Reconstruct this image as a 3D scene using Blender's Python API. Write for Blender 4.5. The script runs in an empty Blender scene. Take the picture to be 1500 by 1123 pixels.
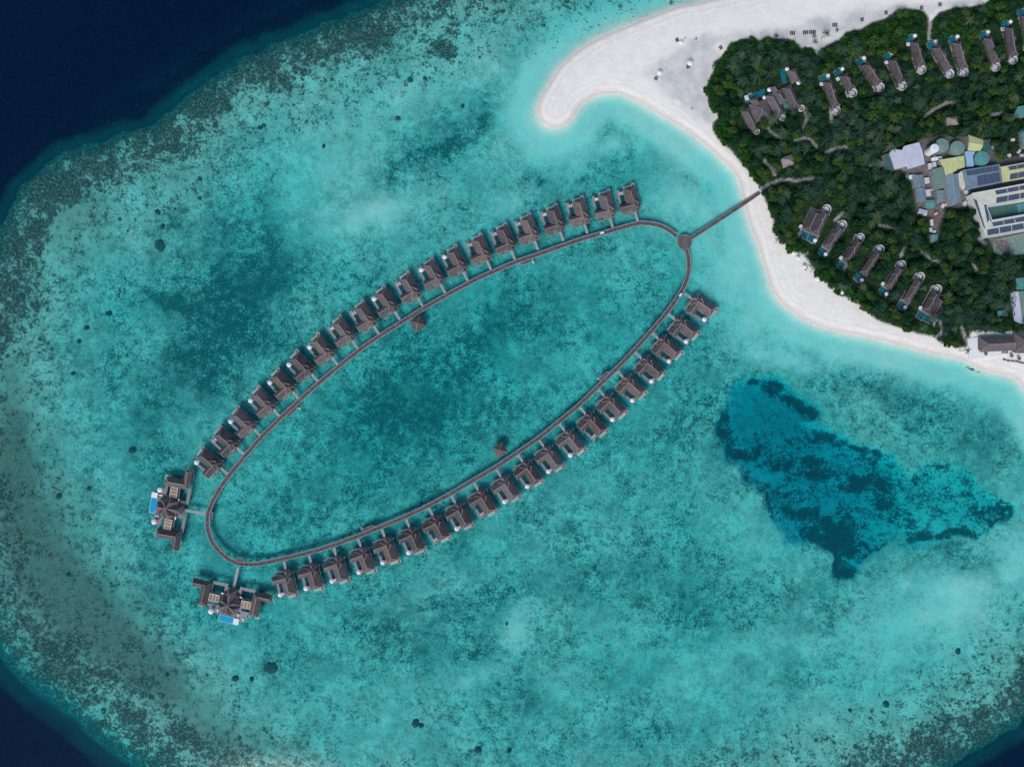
import bpy, math, random
import numpy as np
from mathutils import Vector, Matrix
random.seed(7); RNG = np.random.RandomState(11)
SC = bpy.context.scene; COL = SC.collection
K = 0.5            # metres per photo pixel at sea level
CX, CY, CAMH = 750.0, 561.5, 500.0
def W(px, py, h=0.0):
    f = K * (CAMH - h) / CAMH
    return ((px - CX) * f, (CY - py) * f)
R = math.radians

# ------------------------------------------------------------------ numpy fields
def lattice(seed, n=256): return np.random.RandomState(seed).rand(n, n)
def vnoise(x, y, cell, seed):
    L = lattice(seed); n = L.shape[0]
    u = x / cell + 1000.0; v = y / cell + 1000.0
    iu = np.floor(u).astype(int); iv = np.floor(v).astype(int)
    fu = u - iu; fv = v - iv
    fu = fu * fu * (3 - 2 * fu); fv = fv * fv * (3 - 2 * fv)
    a = L[iv % n, iu % n]; b = L[iv % n, (iu + 1) % n]; c = L[(iv + 1) % n, iu % n]; d = L[(iv + 1) % n, (iu + 1) % n]
    return (a * (1 - fu) + b * fu) * (1 - fv) + (c * (1 - fu) + d * fu) * fv
def fbm(x, y, cell, seed, octv=4, rough=0.55):
    s = 0; a = 1; t = 0
    for o in range(octv):
        s = s + a * (vnoise(x, y, cell / 2 ** o, seed + o * 17) - 0.5); t += a; a *= rough
    return s / t * 2
def inside(poly, x, y):
    r = np.zeros(x.shape, bool); n = len(poly)
    for i in range(n):
        x1, y1 = poly[i]; x2, y2 = poly[(i + 1) % n]
        if y1 == y2: continue
        c = ((y1 > y) != (y2 > y)) & (x < (x2 - x1) * (y - y1) / (y2 - y1) + x1)
        r ^= c
    return r
def linedist(pts, x, y, closed=False):
    d = np.full(x.shape, 1e12); n = len(pts)
    for i in range(n if closed else n - 1):
        x1, y1 = pts[i]; x2, y2 = pts[(i + 1) % n]
        dx, dy = x2 - x1, y2 - y1; L2 = dx * dx + dy * dy + 1e-9
        t = np.clip(((x - x1) * dx + (y - y1) * dy) / L2, 0, 1)
        d = np.minimum(d, (x - x1 - t * dx) ** 2 + (y - y1 - t * dy) ** 2)
    return np.sqrt(d)
def sdist(poly, x, y):
    d = linedist(poly, x, y, True)
    return np.where(inside(poly, x, y), d, -d)
def smooth(pts, closed=True, n=4):
    P = [Vector(p) for p in pts]; out = []; m = len(P)
    rng = range(m) if closed else range(m - 1)
    for i in rng:
        p1, p2 = P[i], P[(i + 1) % m]
        p0 = P[i - 1] if (closed or i > 0) else p1
        p3 = P[(i + 2) % m] if (closed or i + 2 < m) else p2
        for k in range(n):
            t = k / n
            out.append(tuple(0.5 * ((2 * p1) + (p2 - p0) * t + (2 * p0 - 5 * p1 + 4 * p2 - p3) * t * t + (3 * p1 - p0 - 3 * p2 + p3) * t ** 3)))
    if not closed: out.append(tuple(P[-1]))
    return out
def sst(a, b, x):
    t = np.clip((x - a) / (b - a), 0, 1); return t * t * (3 - 2 * t)

REEF = [(0,287),(33,247),(80,210),(140,190),(213,167),(253,133),(293,100),(347,70),(393,50),(467,20),(523,-4),(600,-36),(800,-105),(1200,-240),
        (1700,-350),(2150,0),(2050,600),(1700,900),(1560,1030),(1500,1080),(1433,1124),(1250,1205),(900,1290),(500,1270),(250,1185),(143,1118),(75,1060),(0,1003),
        (-50,940),(-85,800),(-95,650),(-75,500),(-45,420),(-22,340)]
SHORE = smooth([(1036,1),(995,10),(959,23),(931,34),(900,46),(877,57),(850,73),(824,95),(807,120),(794,141),(788,160),(792,175),(807,185),(824,184),
         (839,171),(850,154),(862,146),(880,138),(905,137),(931,147),(959,162),(999,186),(1031,209),(1057,233),(1076,252),(1084,269),(1090,294),
         (1099,328),(1111,358),(1121,392),(1130,420),(1143,440),(1162,456),(1189,472),(1218,483),(1260,491),(1290,497),(1320,505),(1348,513),
         (1395,523),(1417,529),(1432,539),(1460,546),(1486,553),(1500,567),(1530,610),(1600,690),(1750,720),(1950,500),(2000,200),(1900,-100),
         (1600,-160),(1300,-75),(1120,-18)], True, 3)
VEG = [(1057,82),(1068,64),(1085,57),(1105,56),(1112,61),(1118,54),(1135,57),(1155,58),(1168,65),(1173,72),(1180,69),(1192,73),(1195,80),(1201,72),
       (1210,68),(1225,60),(1233,60),(1238,48),(1260,43),(1275,35),(1296,28),(1310,17),(1330,13),(1352,18),(1360,26),(1361,35),(1374,20),(1395,13),
       (1420,11),(1440,6),(1455,-2),(1600,-60),(1850,-50),(1920,200),(1850,500),(1700,640),(1580,580),(1520,487),(1420,487),(1417,500),(1414,511),(1400,511),(1385,507),
       (1372,500),(1365,494),(1344,490),(1334,487),(1304,476),(1281,468),(1269,458),(1257,446),(1238,438),(1226,427),(1208,415),(1199,405),
       (1189,389),(1173,374),(1156,366),(1146,354),(1140,351),(1134,331),(1125,305),(1116,287),(1111,276),(1100,258),(1088,242),(1068,219),
       (1054,205),(1043,191),(1043,180),(1052,172),(1038,158),(1032,137),(1036,117),(1043,107),(1043,93)]
HZ = [(220,190),(300,160),(430,160),(480,220),(620,300),(560,350),(700,410),(800,450),(930,490),(1000,580),(1060,535),(1140,545),(1290,570),
      (1330,640),(1460,710),(1490,760),(1420,800),(1300,870),(1200,860),(1060,930),(980,920),(940,880),(860,930),(790,1000),(780,1050),(700,1075),
      (670,1020),(660,940),(590,890),(450,900),(430,840),(370,740),(350,680),(270,610),(240,540),(180,520),(140,400),(150,330),(210,280)]
HOLE = [(1000 + a / 3, 500 + b / 3) for a, b in HZ]
WALK = [(991,346),(978,336),(962,329.5),(945,327),(934,327.5),(916,332),(881,342),(850,351),(824,360),(784,374),(755,384),(720,399),(700,408),(660,429),
        (620,452),(588,472),(556,492),(526,513),(496,537),(467,561),(439,586),(411,612),(383,640),(359,668),(335,697),(320,719),(308,742),(304,758),
        (305,776),(312,795),(326,811),(342,822),(360,826),(382,825),(414,818),(452,809),(488,798),(524,785),(558,771),(592,757),(626,741),(660,723),
        (692,704),(726,684),(756,664),(788,642),(818,618),(848,593),(875,567),(902,541),(928,514),(953,486),(977,457),(998,427),(1006,409),(1009,392),(1008,376),(1005,366)]
GX = [np.arange(-60, 1561, 2.5)]
out = []; v, st = 1560.0, 4.0
while v < 90000: v += st; st *= 1.22; out.append(v)
GXs = np.concatenate([(-np.array(out[::-1]) + 1500), GX[0], np.array(out)])
GYs0 = np.arange(-60, 1184, 2.5)
oy = np.array(out) - 1560 + GYs0[-1]
GYs = np.concatenate([(-(np.array(out[::-1]) - 1560) - 60), GYs0, oy])
X, Y = np.meshgrid(GXs, GYs)
print('grid', X.shape)
wx = fbm(X, Y, 34, 3, 4) ; wy = fbm(X, Y, 34, 77, 4)
s = sdist(REEF, X + wx * 9, Y + wy * 9)
sh = sdist(SHORE, X + wx * 1.2, Y + wy * 1.2)
hd = sdist(HOLE, X + wx * 8 + 9 * fbm(X, Y, 13, 401, 4, .65), Y + wy * 8 + 9 * fbm(X, Y, 13, 455, 4, .65))
def blob(cx, cy, rx, ry, ang=0, warp=14):
    ca, sa = math.cos(R(ang)), math.sin(R(ang))
    dx = X + wx * warp - cx; dy = Y + wy * warp - cy
    u = dx * ca + dy * sa; v_ = -dx * sa + dy * ca
    return np.exp(-(u / rx) ** 2 - (v_ / ry) ** 2)
# --- sea grass and rubble (0..1) and pale sand patches
weed = 0.28 + 0.32 * fbm(X, Y, 110, 5, 4) + 0.30 * fbm(X, Y, 40, 15, 5, .65)
for b_ in [(1030,900,200,60,-10,.10),(300,470,130,140,0,.16),(380,620,60,60,-40,.12),(650,590,330,125,-30,.24),(560,575,110,70,-30,.30),(720,480,90,50,-30,.28),(640,620,60,40,-30,.12),(430,735,80,35,-30,.10),
           (330,440,80,60,-20,.42),(300,530,50,70,0,.50),(400,400,70,40,-30,.30),(245,440,55,10,28,.65),(395,345,14,45,-10,.35),(250,320,22,20,0,.35),
           (335,350,30,25,0,.25),(400,500,60,40,0,.22),(225,600,30,45,-20,.25),(240,670,25,35,0,.45),(355,325,60,40,-20,.18),
           (640,215,110,24,-24,.50),(715,165,26,12,-60,.45),(575,250,30,14,-30,.30),(787,257,24,13,15,.45),(930,190,60,22,10,.30),(880,240,80,22,-10,.15),
           (740,75,50,15,-40,.2),(450,330,22,14,0,.12),(640,330,90,18,-20,.22),(1010,240,40,20,20,.12),
           (630,955,95,26,0,.34),(590,900,150,40,-10,.22),(860,850,110,34,-10,.32),(920,1000,60,26,20,.34),(770,1035,60,22,20,.26),(1150,990,80,26,-5,.26),
           (950,1080,90,20,0,.2),(1350,575,120,40,10,.34),(1460,640,60,40,0,.3),(1240,560,60,22,10,.22),(1400,812,55,22,15,.45),(1280,830,26,22,0,.3),
           (1040,590,22,50,0,.2),(990,640,60,30,-40,.2),(1180,870,90,26,0,.12),(1090,900,90,40,0,.1),(170,560,60,70,0,.06),(300,880,110,30,20,.12)]:
    weed = weed + 1.3 * b_[5] * blob(*b_[:5]) * (1 + .5 * fbm(X, Y, 28, 144, 4))
pale = 0 * X
for b_ in [(620,120,170,45,-24,.55),(500,270,110,70,-20,.55),(830,150,70,80,-20,.8),(1380,900,150,70,-20,.7),(740,300,60,24,-20,.5),(200,300,60,40,-30,.35),(1000,1000,120,40,0,.25),(1080,330,50,90,0,1.0),(1030,340,40,60,0,.9),(760,200,60,50,0,.6),(1120,440,60,80,-20,1.0),(960,215,40,30,0,.4),(545,312,100,30,-12,.9),(480,320,60,45,0,.55),(610,330,50,18,-20,.5),(785,170,34,60,30,1.0),(880,215,75,26,-20,.8),(450,225,90,30,-10,.35),
           (700,110,110,25,-12,.4),(860,60,30,50,55,.8),(1010,300,60,60,0,.7),(1035,320,50,60,0,.9),(1070,400,50,90,-15,1.0),(1150,520,80,26,12,.9),(1110,480,60,50,30,.9),(1250,520,120,26,12,.9),
           (1390,545,70,12,15,.8),(1270,590,40,14,30,.6),(1400,880,95,55,-20,1.0),(1490,830,50,60,0,.8),(1330,860,40,30,0,.5),(1200,935,90,22,0,.35),
           (755,925,22,38,20,.8),(700,990,60,17,-10,.5),(230,500,60,50,0,.15),(190,330,60,60,0,.15),(110,620,50,80,0,.2),(240,620,40,40,0,.1),(900,930,60,26,0,.15),
           (330,930,70,30,0,.12),(640,860,60,20,-20,.35),(430,310,24,36,0,.3),(1100,760,60,60,0,.12),(560,1040,120,25,0,.15)]:
    pale = np.maximum(pale, b_[5] * blob(*b_[:5]) * (1.0 + .25 * fbm(X, Y, 22, 44, 3)))
nshore = 1 - sst(22, 66 + 24 * wx, np.clip(-sh, 0, None)) * (1 - .25 * sst(120, 40, -sh) * (hd < -40))
pale = np.clip(np.maximum(pale, nshore * 1.15), 0, 1)
weed = np.clip(weed * (1 - .97 * pale), 0, 1.2)
# --- coral
gentle = sst(500, 900, Y) * sst(500, 200, X)
s2 = np.where(s > 0, s * (1 - .45 * gentle), s)
band = sst(-130, -90, s2) * (1 - sst(44, 140, s2 + 34 * fbm(X, Y, 45, 9, 4)))
coral = band * (0.76 + .40 * fbm(X, Y, 30, 21, 4)) * (1 - .22 * gentle)
coral = coral + .6 * (1 - sst(-8, 34, s2)) * sst(-130, -90, s2)
coral = np.maximum(coral, .34 * sst(60, 110, s2) * (1 - sst(130, 200, s2)))
for b_ in [(644,66,20,22,70,.95),(654,80,11,9,0,.95),(370,345,1,1,0,0),(365,175,40,20,-30,.25),(520,95,60,14,-20,.30),(175,425,26,14,0,.45),(70,500,20,70,0,.25),(25,700,18,90,0,.3),
           (170,960,40,20,30,.30),(330,1075,80,20,10,.4),(1180,1100,70,20,-20,.3),(1440,990,60,34,-40,.3),(610,1062,16,8,0,.40),(830,0,30,22,0,.4)]:
    if b_[5]: coral = np.maximum(coral, b_[5] * blob(*b_[:5]))
brown = np.clip(blob(10, 620, 34, 240) * .5 + blob(60,800,60,150,-15) * .9 + blob(130,900,90,50,40) * 1.2 + blob(230,1000,90,34,35) + blob(20,700,20,90) + blob(330,1085,60,22,10) * .7 + blob(370,50,200,34,-20) * .55 + blob(110,320,70,50,-40) * .5, 0, 1)
hc = 0 * X; hcn = 1 + .75 * fbm(X, Y, 16, 611, 4, .65)
for b_ in [(1145,682,34,13,0,.9),(1205,690,42,18,15,.85),(1100,668,24,8,10,.7),(1235,790,56,34,10,.95),(1240,845,24,20,0,1.0),(1180,760,40,14,10,.8),(1275,712,50,16,10,.9),
           (1380,782,60,8,-8,.85),(1170,612,1,1,0,0),(1210,640,40,9,22,.8),(1275,655,46,7,14,.8),(1400,727,36,5,4,.7),(1462,748,28,6,0,.9),(1400,690,30,6,10,.55),(1430,690,14,8,20,.7),
           (1160,585,34,9,35,1.0),(1195,602,16,11,0,.9),(1110,558,14,7,20,.9),(1143,565,12,6,30,.8),(1060,620,12,30,0,.8),(1085,664,26,9,0,.9),(1125,735,8,16,-30,.6),(1330,760,40,18,0,.6),(1300,735,30,20,0,.6),(1350,810,14,8,0,.7),(1380,745,14,6,0,.55)]:
    if b_[5]: hc = np.maximum(hc, b_[5] * blob(b_[0], b_[1], b_[2] * 1.15, b_[3] * 1.2, b_[4], warp=14) * hcn)
edge = np.exp(-((hd - 4) / 5.0) ** 2) * (.70 + .5 * fbm(X, Y, 40, 61, 3))
edge *= sst(-.25, .25, fbm(X, Y, 30, 431, 3)) * .6 + .4 * sst(620, 700, Y)
edge *= 1 - .8 * sst(700, 640, Y) * sst(1120, 1060, X) * 0
hin = sst(-2, 4, hd)
hc_n = fbm(X, Y, 26, 191, 5, .65)
coral_h = np.clip(np.maximum(np.maximum(hc * 1.05 * sst(-6, 6, hd), edge), .38 * sst(0, 8, hd) * sst(600, 660, Y)) + .42 * hc_n * hin * sst(560, 640, Y - .25 * (X - 1100)), 0, 1)
east = sst(1300, 1350, X)
# --- depth in metres
prof = np.interp(s2, [-400,-75,-34,-14,0,12,26,50,90,140,220], [70,70,50,32,14,4.6,2.2,1.7,1.85,2.15,2.4])
dep = prof + .5 * fbm(X, Y, 90, 31, 4) * sst(60, 160, s2) + .25 * fbm(X, Y, 14, 35, 3)
dep += .7 * blob(650,590,330,130,-30) + .7 * weed * sst(120, 180, s2) - .75 * pale * sst(120, 180, s2)
dep = np.maximum(dep, .35); shore_weed = blob(1424, 541, 17, 1.8, 24, 4); coral = np.maximum(coral, .9 * shore_weed)
hdep = 6.0 + 4.2 * blob(1130,620,80,60) + 1.8 * blob(1180,720,110,50) - 1.9 * east + 1.6 * fbm(X, Y, 30, 91, 5, .65) + 1.0 * coral_h
dep = dep + (np.maximum(hdep, dep) - dep) * sst(-7, 20, hd)
shd = -sh
sq = np.clip(shd, 0, None); shoal = .03 + .105 * np.minimum(sq, 13) + .022 * np.clip(sq - 13, 0, None) + .0004 * sq ** 2
shoal_n = shoal * (1 + .2 * fbm(X, Y, 26, 51, 3))
dep = np.where(sh < 0, np.minimum(dep, np.where(hd > -10, 99, shoal_n)), dep)
zland = np.interp(sh, [0,4,12,30,80], [0,.45,.9,1.4,1.7]) + .12 * fbm(X, Y, 30, 23, 3) * sst(4, 20, sh)
Z = np.where(sh > 0, zland, -dep)
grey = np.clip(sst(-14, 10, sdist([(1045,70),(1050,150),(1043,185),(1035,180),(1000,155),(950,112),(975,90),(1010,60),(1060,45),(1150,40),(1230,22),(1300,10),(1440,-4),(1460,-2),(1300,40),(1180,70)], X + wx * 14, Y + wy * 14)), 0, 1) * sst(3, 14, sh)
veg = sst(-1, 3, sdist(VEG, X + wx * 3, Y + wy * 3))
YARD = [(1296,226),(1345,205),(1372,200),(1412,202),(1432,196),(1455,215),(1462,236),(1560,215),(1560,345),(1560,372),(1456,372),(1442,345),(1428,300),(1408,305),(1385,306),(1377,350),(1378,357),(1362,357),(1360,318),(1340,312),(1336,270),(1322,250),(1300,250)]
yard = sst(-2, 3, sdist(YARD, X + wx * 2, Y + wy * 2))
PATHS = [[(1111,280),(1125,271),(1140,265),(1154,264),(1166,266),(1178,263),(1190,262)],[(1164,206),(1180,203),(1186,204),(1196,216)],[(1208,225),(1222,218),(1240,216)],[(1122,187),(1130,196),(1140,202)],
         [(1177,160),(1181,175),(1176,190)],[(1216,165),(1218,180)],[(1355,172),(1365,163),(1385,152),(1400,150)],[(1119,237),(1128,246),(1134,256)],[(1361,30),(1360,60)],[(1286,331),(1298,333),(1310,336)],
         [(1234,312),(1222,324)],[(1182,372),(1173,376)],[(1325,363),(1318,375)],[(1350,370),(1362,380),(1375,384)],[(1425,387),(1432,402)],[(1407,480),(1412,495),(1418,505)],[(1376,470),(1380,485),(1370,496)],[(1450,170),(1470,165)],[(1432,350),(1440,358)]]
pth = 0 * X
for p_ in PATHS: pth = np.maximum(pth, 1 - sst(1.6, 3.6, linedist(p_, X + wx, Y + wy)))

def grid_mesh(name, Zv, attrs):
    ny, nx = X.shape
    co = np.empty((ny * nx, 3), np.float32)
    co[:, 0] = ((X - CX) * K).ravel(); co[:, 1] = ((CY - Y) * K).ravel(); co[:, 2] = Zv.ravel()
    idx = np.arange(ny * nx).reshape(ny, nx)
    q = np.stack([idx[1:, :-1], idx[1:, 1:], idx[:-1, 1:], idx[:-1, :-1]], -1).reshape(-1, 4)
    me = bpy.data.meshes.new(name); me.vertices.add(len(co)); me.vertices.foreach_set('co', co.ravel())
    me.loops.add(q.size); me.loops.foreach_set('vertex_index', q.ravel().astype(np.int32))
    me.polygons.add(len(q)); me.polygons.foreach_set('loop_start', np.arange(0, q.size, 4, dtype=np.int32))
    me.update(calc_edges=True); me.validate()
    me.polygons.foreach_set('use_smooth', np.ones(len(q), bool))
    for an, av in attrs.items():
        a = me.attributes.new(an, 'FLOAT', 'POINT'); a.data.foreach_set('value', av.ravel().astype(np.float32))
    return me

# ------------------------------------------------------------------ node helpers
class NT:
    def __init__(s, mat_or_world):
        s.t = mat_or_world.node_tree; s.t.nodes.clear()
    def n(s, typ, **kw):
        nd = s.t.nodes.new(typ)
        for k_, v_ in kw.items():
            if k_ == 'ins':
                for a, b in v_.items(): s.put(nd.inputs[a], b)
            else: setattr(nd, k_, v_)
        return nd
    def put(s, sock, val):
        if isinstance(val, bpy.types.NodeSocket): s.t.links.new(val, sock)
        else: sock.default_value = val
    def m(s, op, a, b=None, c=None, clamp=False):
        nd = s.t.nodes.new('ShaderNodeMath'); nd.operation = op; nd.use_clamp = clamp
        s.put(nd.inputs[0], a)
        if b is not None: s.put(nd.inputs[1], b)
        if c is not None: s.put(nd.inputs[2], c)
        return nd.outputs[0]
    def mix(s, f, a, b, mode='MIX'):
        nd = s.t.nodes.new('ShaderNodeMix'); nd.data_type = 'RGBA'; nd.blend_type = mode; nd.clamp_factor = True
        s.put(nd.inputs[0], f)
        for i_, v_ in ((6, a), (7, b)):
            if isinstance(v_, (tuple, list)): v_ = tuple(v_) + ((1.0,) if len(v_) == 3 else ())
            s.put(nd.inputs[i_], v_)
        return nd.outputs[2]
    def ss(s, v, a, b):
        nd = s.t.nodes.new('ShaderNodeMapRange'); nd.interpolation_type = 'SMOOTHSTEP'
        s.put(nd.inputs[0], v); s.put(nd.inputs[1], a); s.put(nd.inputs[2], b); return nd.outputs[0]
    def attr(s, name): return s.n('ShaderNodeAttribute', attribute_name=name).outputs['Fac']
    def noise(s, vec, scale, detail=4, rough=.55, dist=0):
        nd = s.n('ShaderNodeTexNoise'); nd.inputs['Scale'].default_value = scale; nd.inputs['Detail'].default_value = detail
        nd.inputs['Roughness'].default_value = rough; nd.inputs['Distortion'].default_value = dist
        s.put(nd.inputs['Vector'], vec); return nd.outputs['Fac']
def newmat(name):
    m = bpy.data.materials.new(name); m.use_nodes = True; return m, NT(m)

# ------------------------------------------------------------------ terrain material
m_ter, T = newmat('terrain_surface')
pos = T.n('ShaderNodeTexCoord').outputs['Object']
a_w, a_c, a_h, a_p = T.attr('weed'), T.attr('coral'), T.attr('holecoral'), T.attr('pale')
n_f = T.noise(pos, .62, 4, .66); n_m = T.noise(pos, .20, 6, .64); n_c = T.noise(pos, .42, 5, .68); n_l = T.noise(pos, .07, 5, .6, .4); n_v = T.noise(pos, 1.6, 2, .5)
sand = T.mix(T.ss(n_l, .35, .68), (.58, .56, .50), (.80, .77, .70))
sand = T.mix(T.m('MULTIPLY', a_p, .75), sand, (.88, .86, .80))
rub = T.m('ADD', T.m('MULTIPLY', T.m('SUBTRACT', n_m, .5), 4.4), T.m('MULTIPLY', T.m('SUBTRACT', n_f, .5), 4.3))
rub = T.m('ADD', rub, T.m('MULTIPLY', T.m('SUBTRACT', n_v, .5), 1.2))
ptch = T.m('ADD', .45, T.m('MULTIPLY', T.ss(T.noise(pos, .022, 3, .6), .36, .62), .75))
amp = T.m('MULTIPLY', T.m('SUBTRACT', 1.0, T.m('MULTIPLY', a_p, .90)), ptch)
wf = T.m('ADD', T.m('MULTIPLY', T.m('MULTIPLY', a_w, .86), T.m('SUBTRACT', 1.0, T.m('MULTIPLY', T.attr('inhole'), .85))), T.m('MULTIPLY', rub, T.m('MULTIPLY', amp, .66)), clamp=True)
sand = T.mix(T.m('MULTIPLY', T.attr('inhole'), .55), sand, T.mix(T.attr('east'), (.16, .42, .60), (.24, .62, .62)))
base = T.mix(wf, sand, (.050, .118, .108))
spk = T.m('MULTIPLY', T.ss(T.noise(pos, .40, 6, .72), .585, .65), T.m('MULTIPLY', amp, .60))
base = T.mix(spk, base, (.62, .62, .56))
# reef: brown rubble with darker heads
base = T.mix(T.m('MULTIPLY', T.ss(a_c, .35, 1.1), .55), base, (.20, .17, .14))
cm = T.m('ADD', T.m('ADD', T.m('MULTIPLY', n_m, .5), T.m('MULTIPLY', n_c, .5)), T.m('MULTIPLY', T.m('SUBTRACT', a_c, .5), .30))
cm = T.m('ADD', cm, T.m('MULTIPLY', T.m('SUBTRACT', n_f, .5), .45))
vor = T.n('ShaderNodeTexVoronoi'); T.put(vor.inputs['Vector'], pos); vor.inputs['Scale'].default_value = .17
vr = T.n('ShaderNodeSeparateColor', ins={0: vor.outputs['Color']})
hd_r = T.m('MULTIPLY', T.m('SUBTRACT', T.m('ADD', vr.outputs[0], T.m('MULTIPLY', a_c, .95)), 1.0, clamp=True), 1.15)
heads = T.ss(T.m('SUBTRACT', hd_r, T.m('ADD', T.m('MULTIPLY', vor.outputs['Distance'], .9), T.m('MULTIPLY', n_f, .18))), -.02, .03)
cmask = T.m('MAXIMUM', T.m('MULTIPLY', T.ss(cm, .475, .535), T.ss(a_c, .03, .16)), heads)
ccol = T.mix(T.ss(n_f, .3, .7), (.040, .036, .034), (.150, .108, .090))
ccol = T.mix(T.m('MULTIPLY', T.ss(n_f, .52, .60), T.ss(n_v, .44, .56)), ccol, (.46, .43, .38))
base = T.mix(T.m('MULTIPLY', T.attr('brown'), .85), base, T.mix(T.ss(n_f, .35, .65), (.18, .115, .09), (.38, .265, .21)))
base = T.mix(T.m('MULTIPLY', cmask, .93), base, ccol)
hmk = T.ss(T.m('ADD', T.m('ADD', T.m('ADD', T.m('MULTIPLY', n_m, .55), T.m('MULTIPLY', n_c, .45)), T.m('MULTIPLY', T.m('SUBTRACT', a_h, .5), .50)), T.m('MULTIPLY', T.m('SUBTRACT', n_f, .5), .7)), .38, .60)
base = T.mix(T.m('MULTIPLY', T.m('MULTIPLY', hmk, T.attr('inhole')), .92), base, T.mix(T.ss(n_f, .46, .68), (.003, .012, .018), (.045, .11, .12)))
# dry land
h_ = T.n('ShaderNodeSeparateXYZ', ins={0: pos}).outputs[2]
dn = T.noise(pos, .12, 6, .6)
dry = T.mix(T.ss(dn, .3, .7), (.79, .745, .68), (.85, .81, .755))
dry = T.mix(T.m('MULTIPLY', T.ss(n_v, .45, .7), .12), dry, (.55, .52, .47))
bw = T.m('SINE', T.m('ADD', T.m('MULTIPLY', T.attr('shore'), .75), T.m('MULTIPLY', dn, 9)))
dry = T.mix(T.m('MULTIPLY', T.m('MULTIPLY', T.ss(bw, .55, 1.0), T.m('SUBTRACT', 1.0, T.ss(T.attr('shore'), 8, 34))), .35), dry, (.60, .55, .49))
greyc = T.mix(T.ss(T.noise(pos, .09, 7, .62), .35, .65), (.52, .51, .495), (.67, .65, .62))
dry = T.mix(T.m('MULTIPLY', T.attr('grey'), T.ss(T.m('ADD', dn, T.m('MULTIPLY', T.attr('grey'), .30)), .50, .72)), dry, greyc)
wet = T.m('SUBTRACT', 1.0, T.ss(T.attr('shore'), .3, 6))
dry = T.mix(T.m('MULTIPLY', wet, .75), dry, (.56, .47, .40))
floor = T.mix(T.ss(n_m, .4, .62), (.012, .030, .014), (.035, .060, .022))
dry = T.mix(T.attr('veg'), dry, floor)
dirt = T.mix(T.ss(n_f, .35, .65), (.10, .095, .095), (.21, .19, .18))
dry = T.mix(T.attr('yard'), dry, dirt)
dry = T.mix(T.m('MULTIPLY', T.attr('path'), T.attr('veg')), dry, T.mix(n_f, (.26, .27, .28), (.44, .43, .42)))
col = T.mix(T.ss(T.attr('shore'), -.3, .3), base, dry)
bmp = T.n('ShaderNodeBump', ins={'Height': T.m('ADD', n_m, T.m('MULTIPLY', n_f, .5)), 'Strength': .5, 'Distance': .8})
bs = T.n('ShaderNodeBsdfPrincipled', ins={'Base Color': col, 'Roughness': .95, 'Normal': bmp.outputs[0]})
bs.inputs['Specular IOR Level'].default_value = .1
T.t.links.new(bs.outputs[0], T.n('ShaderNodeOutputMaterial').inputs[0])
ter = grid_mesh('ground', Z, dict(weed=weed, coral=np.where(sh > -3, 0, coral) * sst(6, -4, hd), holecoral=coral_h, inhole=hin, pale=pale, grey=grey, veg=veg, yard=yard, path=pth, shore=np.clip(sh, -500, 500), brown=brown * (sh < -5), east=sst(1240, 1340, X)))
ter.materials.append(m_ter)
go = bpy.data.objects.new('ground', ter); COL.objects.link(go); go['kind'] = 'structure'

# ------------------------------------------------------------------ water
m_wat, T = newmat('sea_water')
pos = T.n('ShaderNodeTexCoord').outputs['Object']
d_ = T.attr('depth')
def ex(k): return T.m('EXPONENT', T.m('MULTIPLY', d_, -k))
cc = T.n('ShaderNodeCombineColor', ins={0: ex(.42), 1: ex(.050), 2: ex(.047)})
tr = T.n('ShaderNodeBsdfTransparent', ins={0: cc.outputs[0]})
scat = T.mix(T.ss(d_, 4, 22), (.001, .042, .058), (.0005, .0075, .024))
scat = T.mix(T.ss(d_, 0, 5), (0, 0, 0), scat)
wn = T.noise(pos, .30, 2, .62)
scat = T.mix(T.m('MULTIPLY', T.ss(d_, 12, 30), T.ss(wn, .30, .8)), scat, (.001, .012, .038))
# scattered whitecaps on the open sea
cap = T.m('MULTIPLY', T.ss(T.noise(pos, .12, 3, .72), .80, .82), T.ss(d_, 18, 30))
foam_e = T.m('MULTIPLY', T.m('MULTIPLY', T.ss(d_, .0, .02), T.m('SUBTRACT', 1, T.ss(d_, .05, .10))), T.ss(wn, .50, .62))
scat = T.mix(T.m('MULTIPLY', cap, .6), scat, (.55, .6, .62))
scat = T.mix(T.m('MULTIPLY', foam_e, .45), scat, (.8, .8, .8))
df = T.n('ShaderNodeBsdfDiffuse', ins={0: scat})
ad = T.n('ShaderNodeAddShader'); T.t.links.new(tr.outputs[0], ad.inputs[0]); T.t.links.new(df.outputs[0], ad.inputs[1])
b1 = T.n('ShaderNodeBump', ins={'Height': T.m('ADD', wn, T.m('MULTIPLY', wn, .05)), 'Strength': .12, 'Distance': .15})
gl = T.n('ShaderNodeBsdfGlossy', ins={'Roughness': .07, 'Normal': b1.outputs[0]})
fr = T.n('ShaderNodeFresnel', ins={'IOR': 1.24, 'Normal': b1.outputs[0]})
mx = T.n('ShaderNodeMixShader', ins={0: fr.outputs[0]}); T.t.links.new(ad.outputs[0], mx.inputs[1]); T.t.links.new(gl.outputs[0], mx.inputs[2])
T.t.links.new(mx.outputs[0], T.n('ShaderNodeOutputMaterial').inputs[0])
wm = grid_mesh('sea_water', 0 * X, dict(depth=np.where(sh > 0, 0, dep)))
wm.materials.append(m_wat)
wo = bpy.data.objects.new('sea_water', wm); COL.objects.link(wo); wo['kind'] = 'structure'

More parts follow.
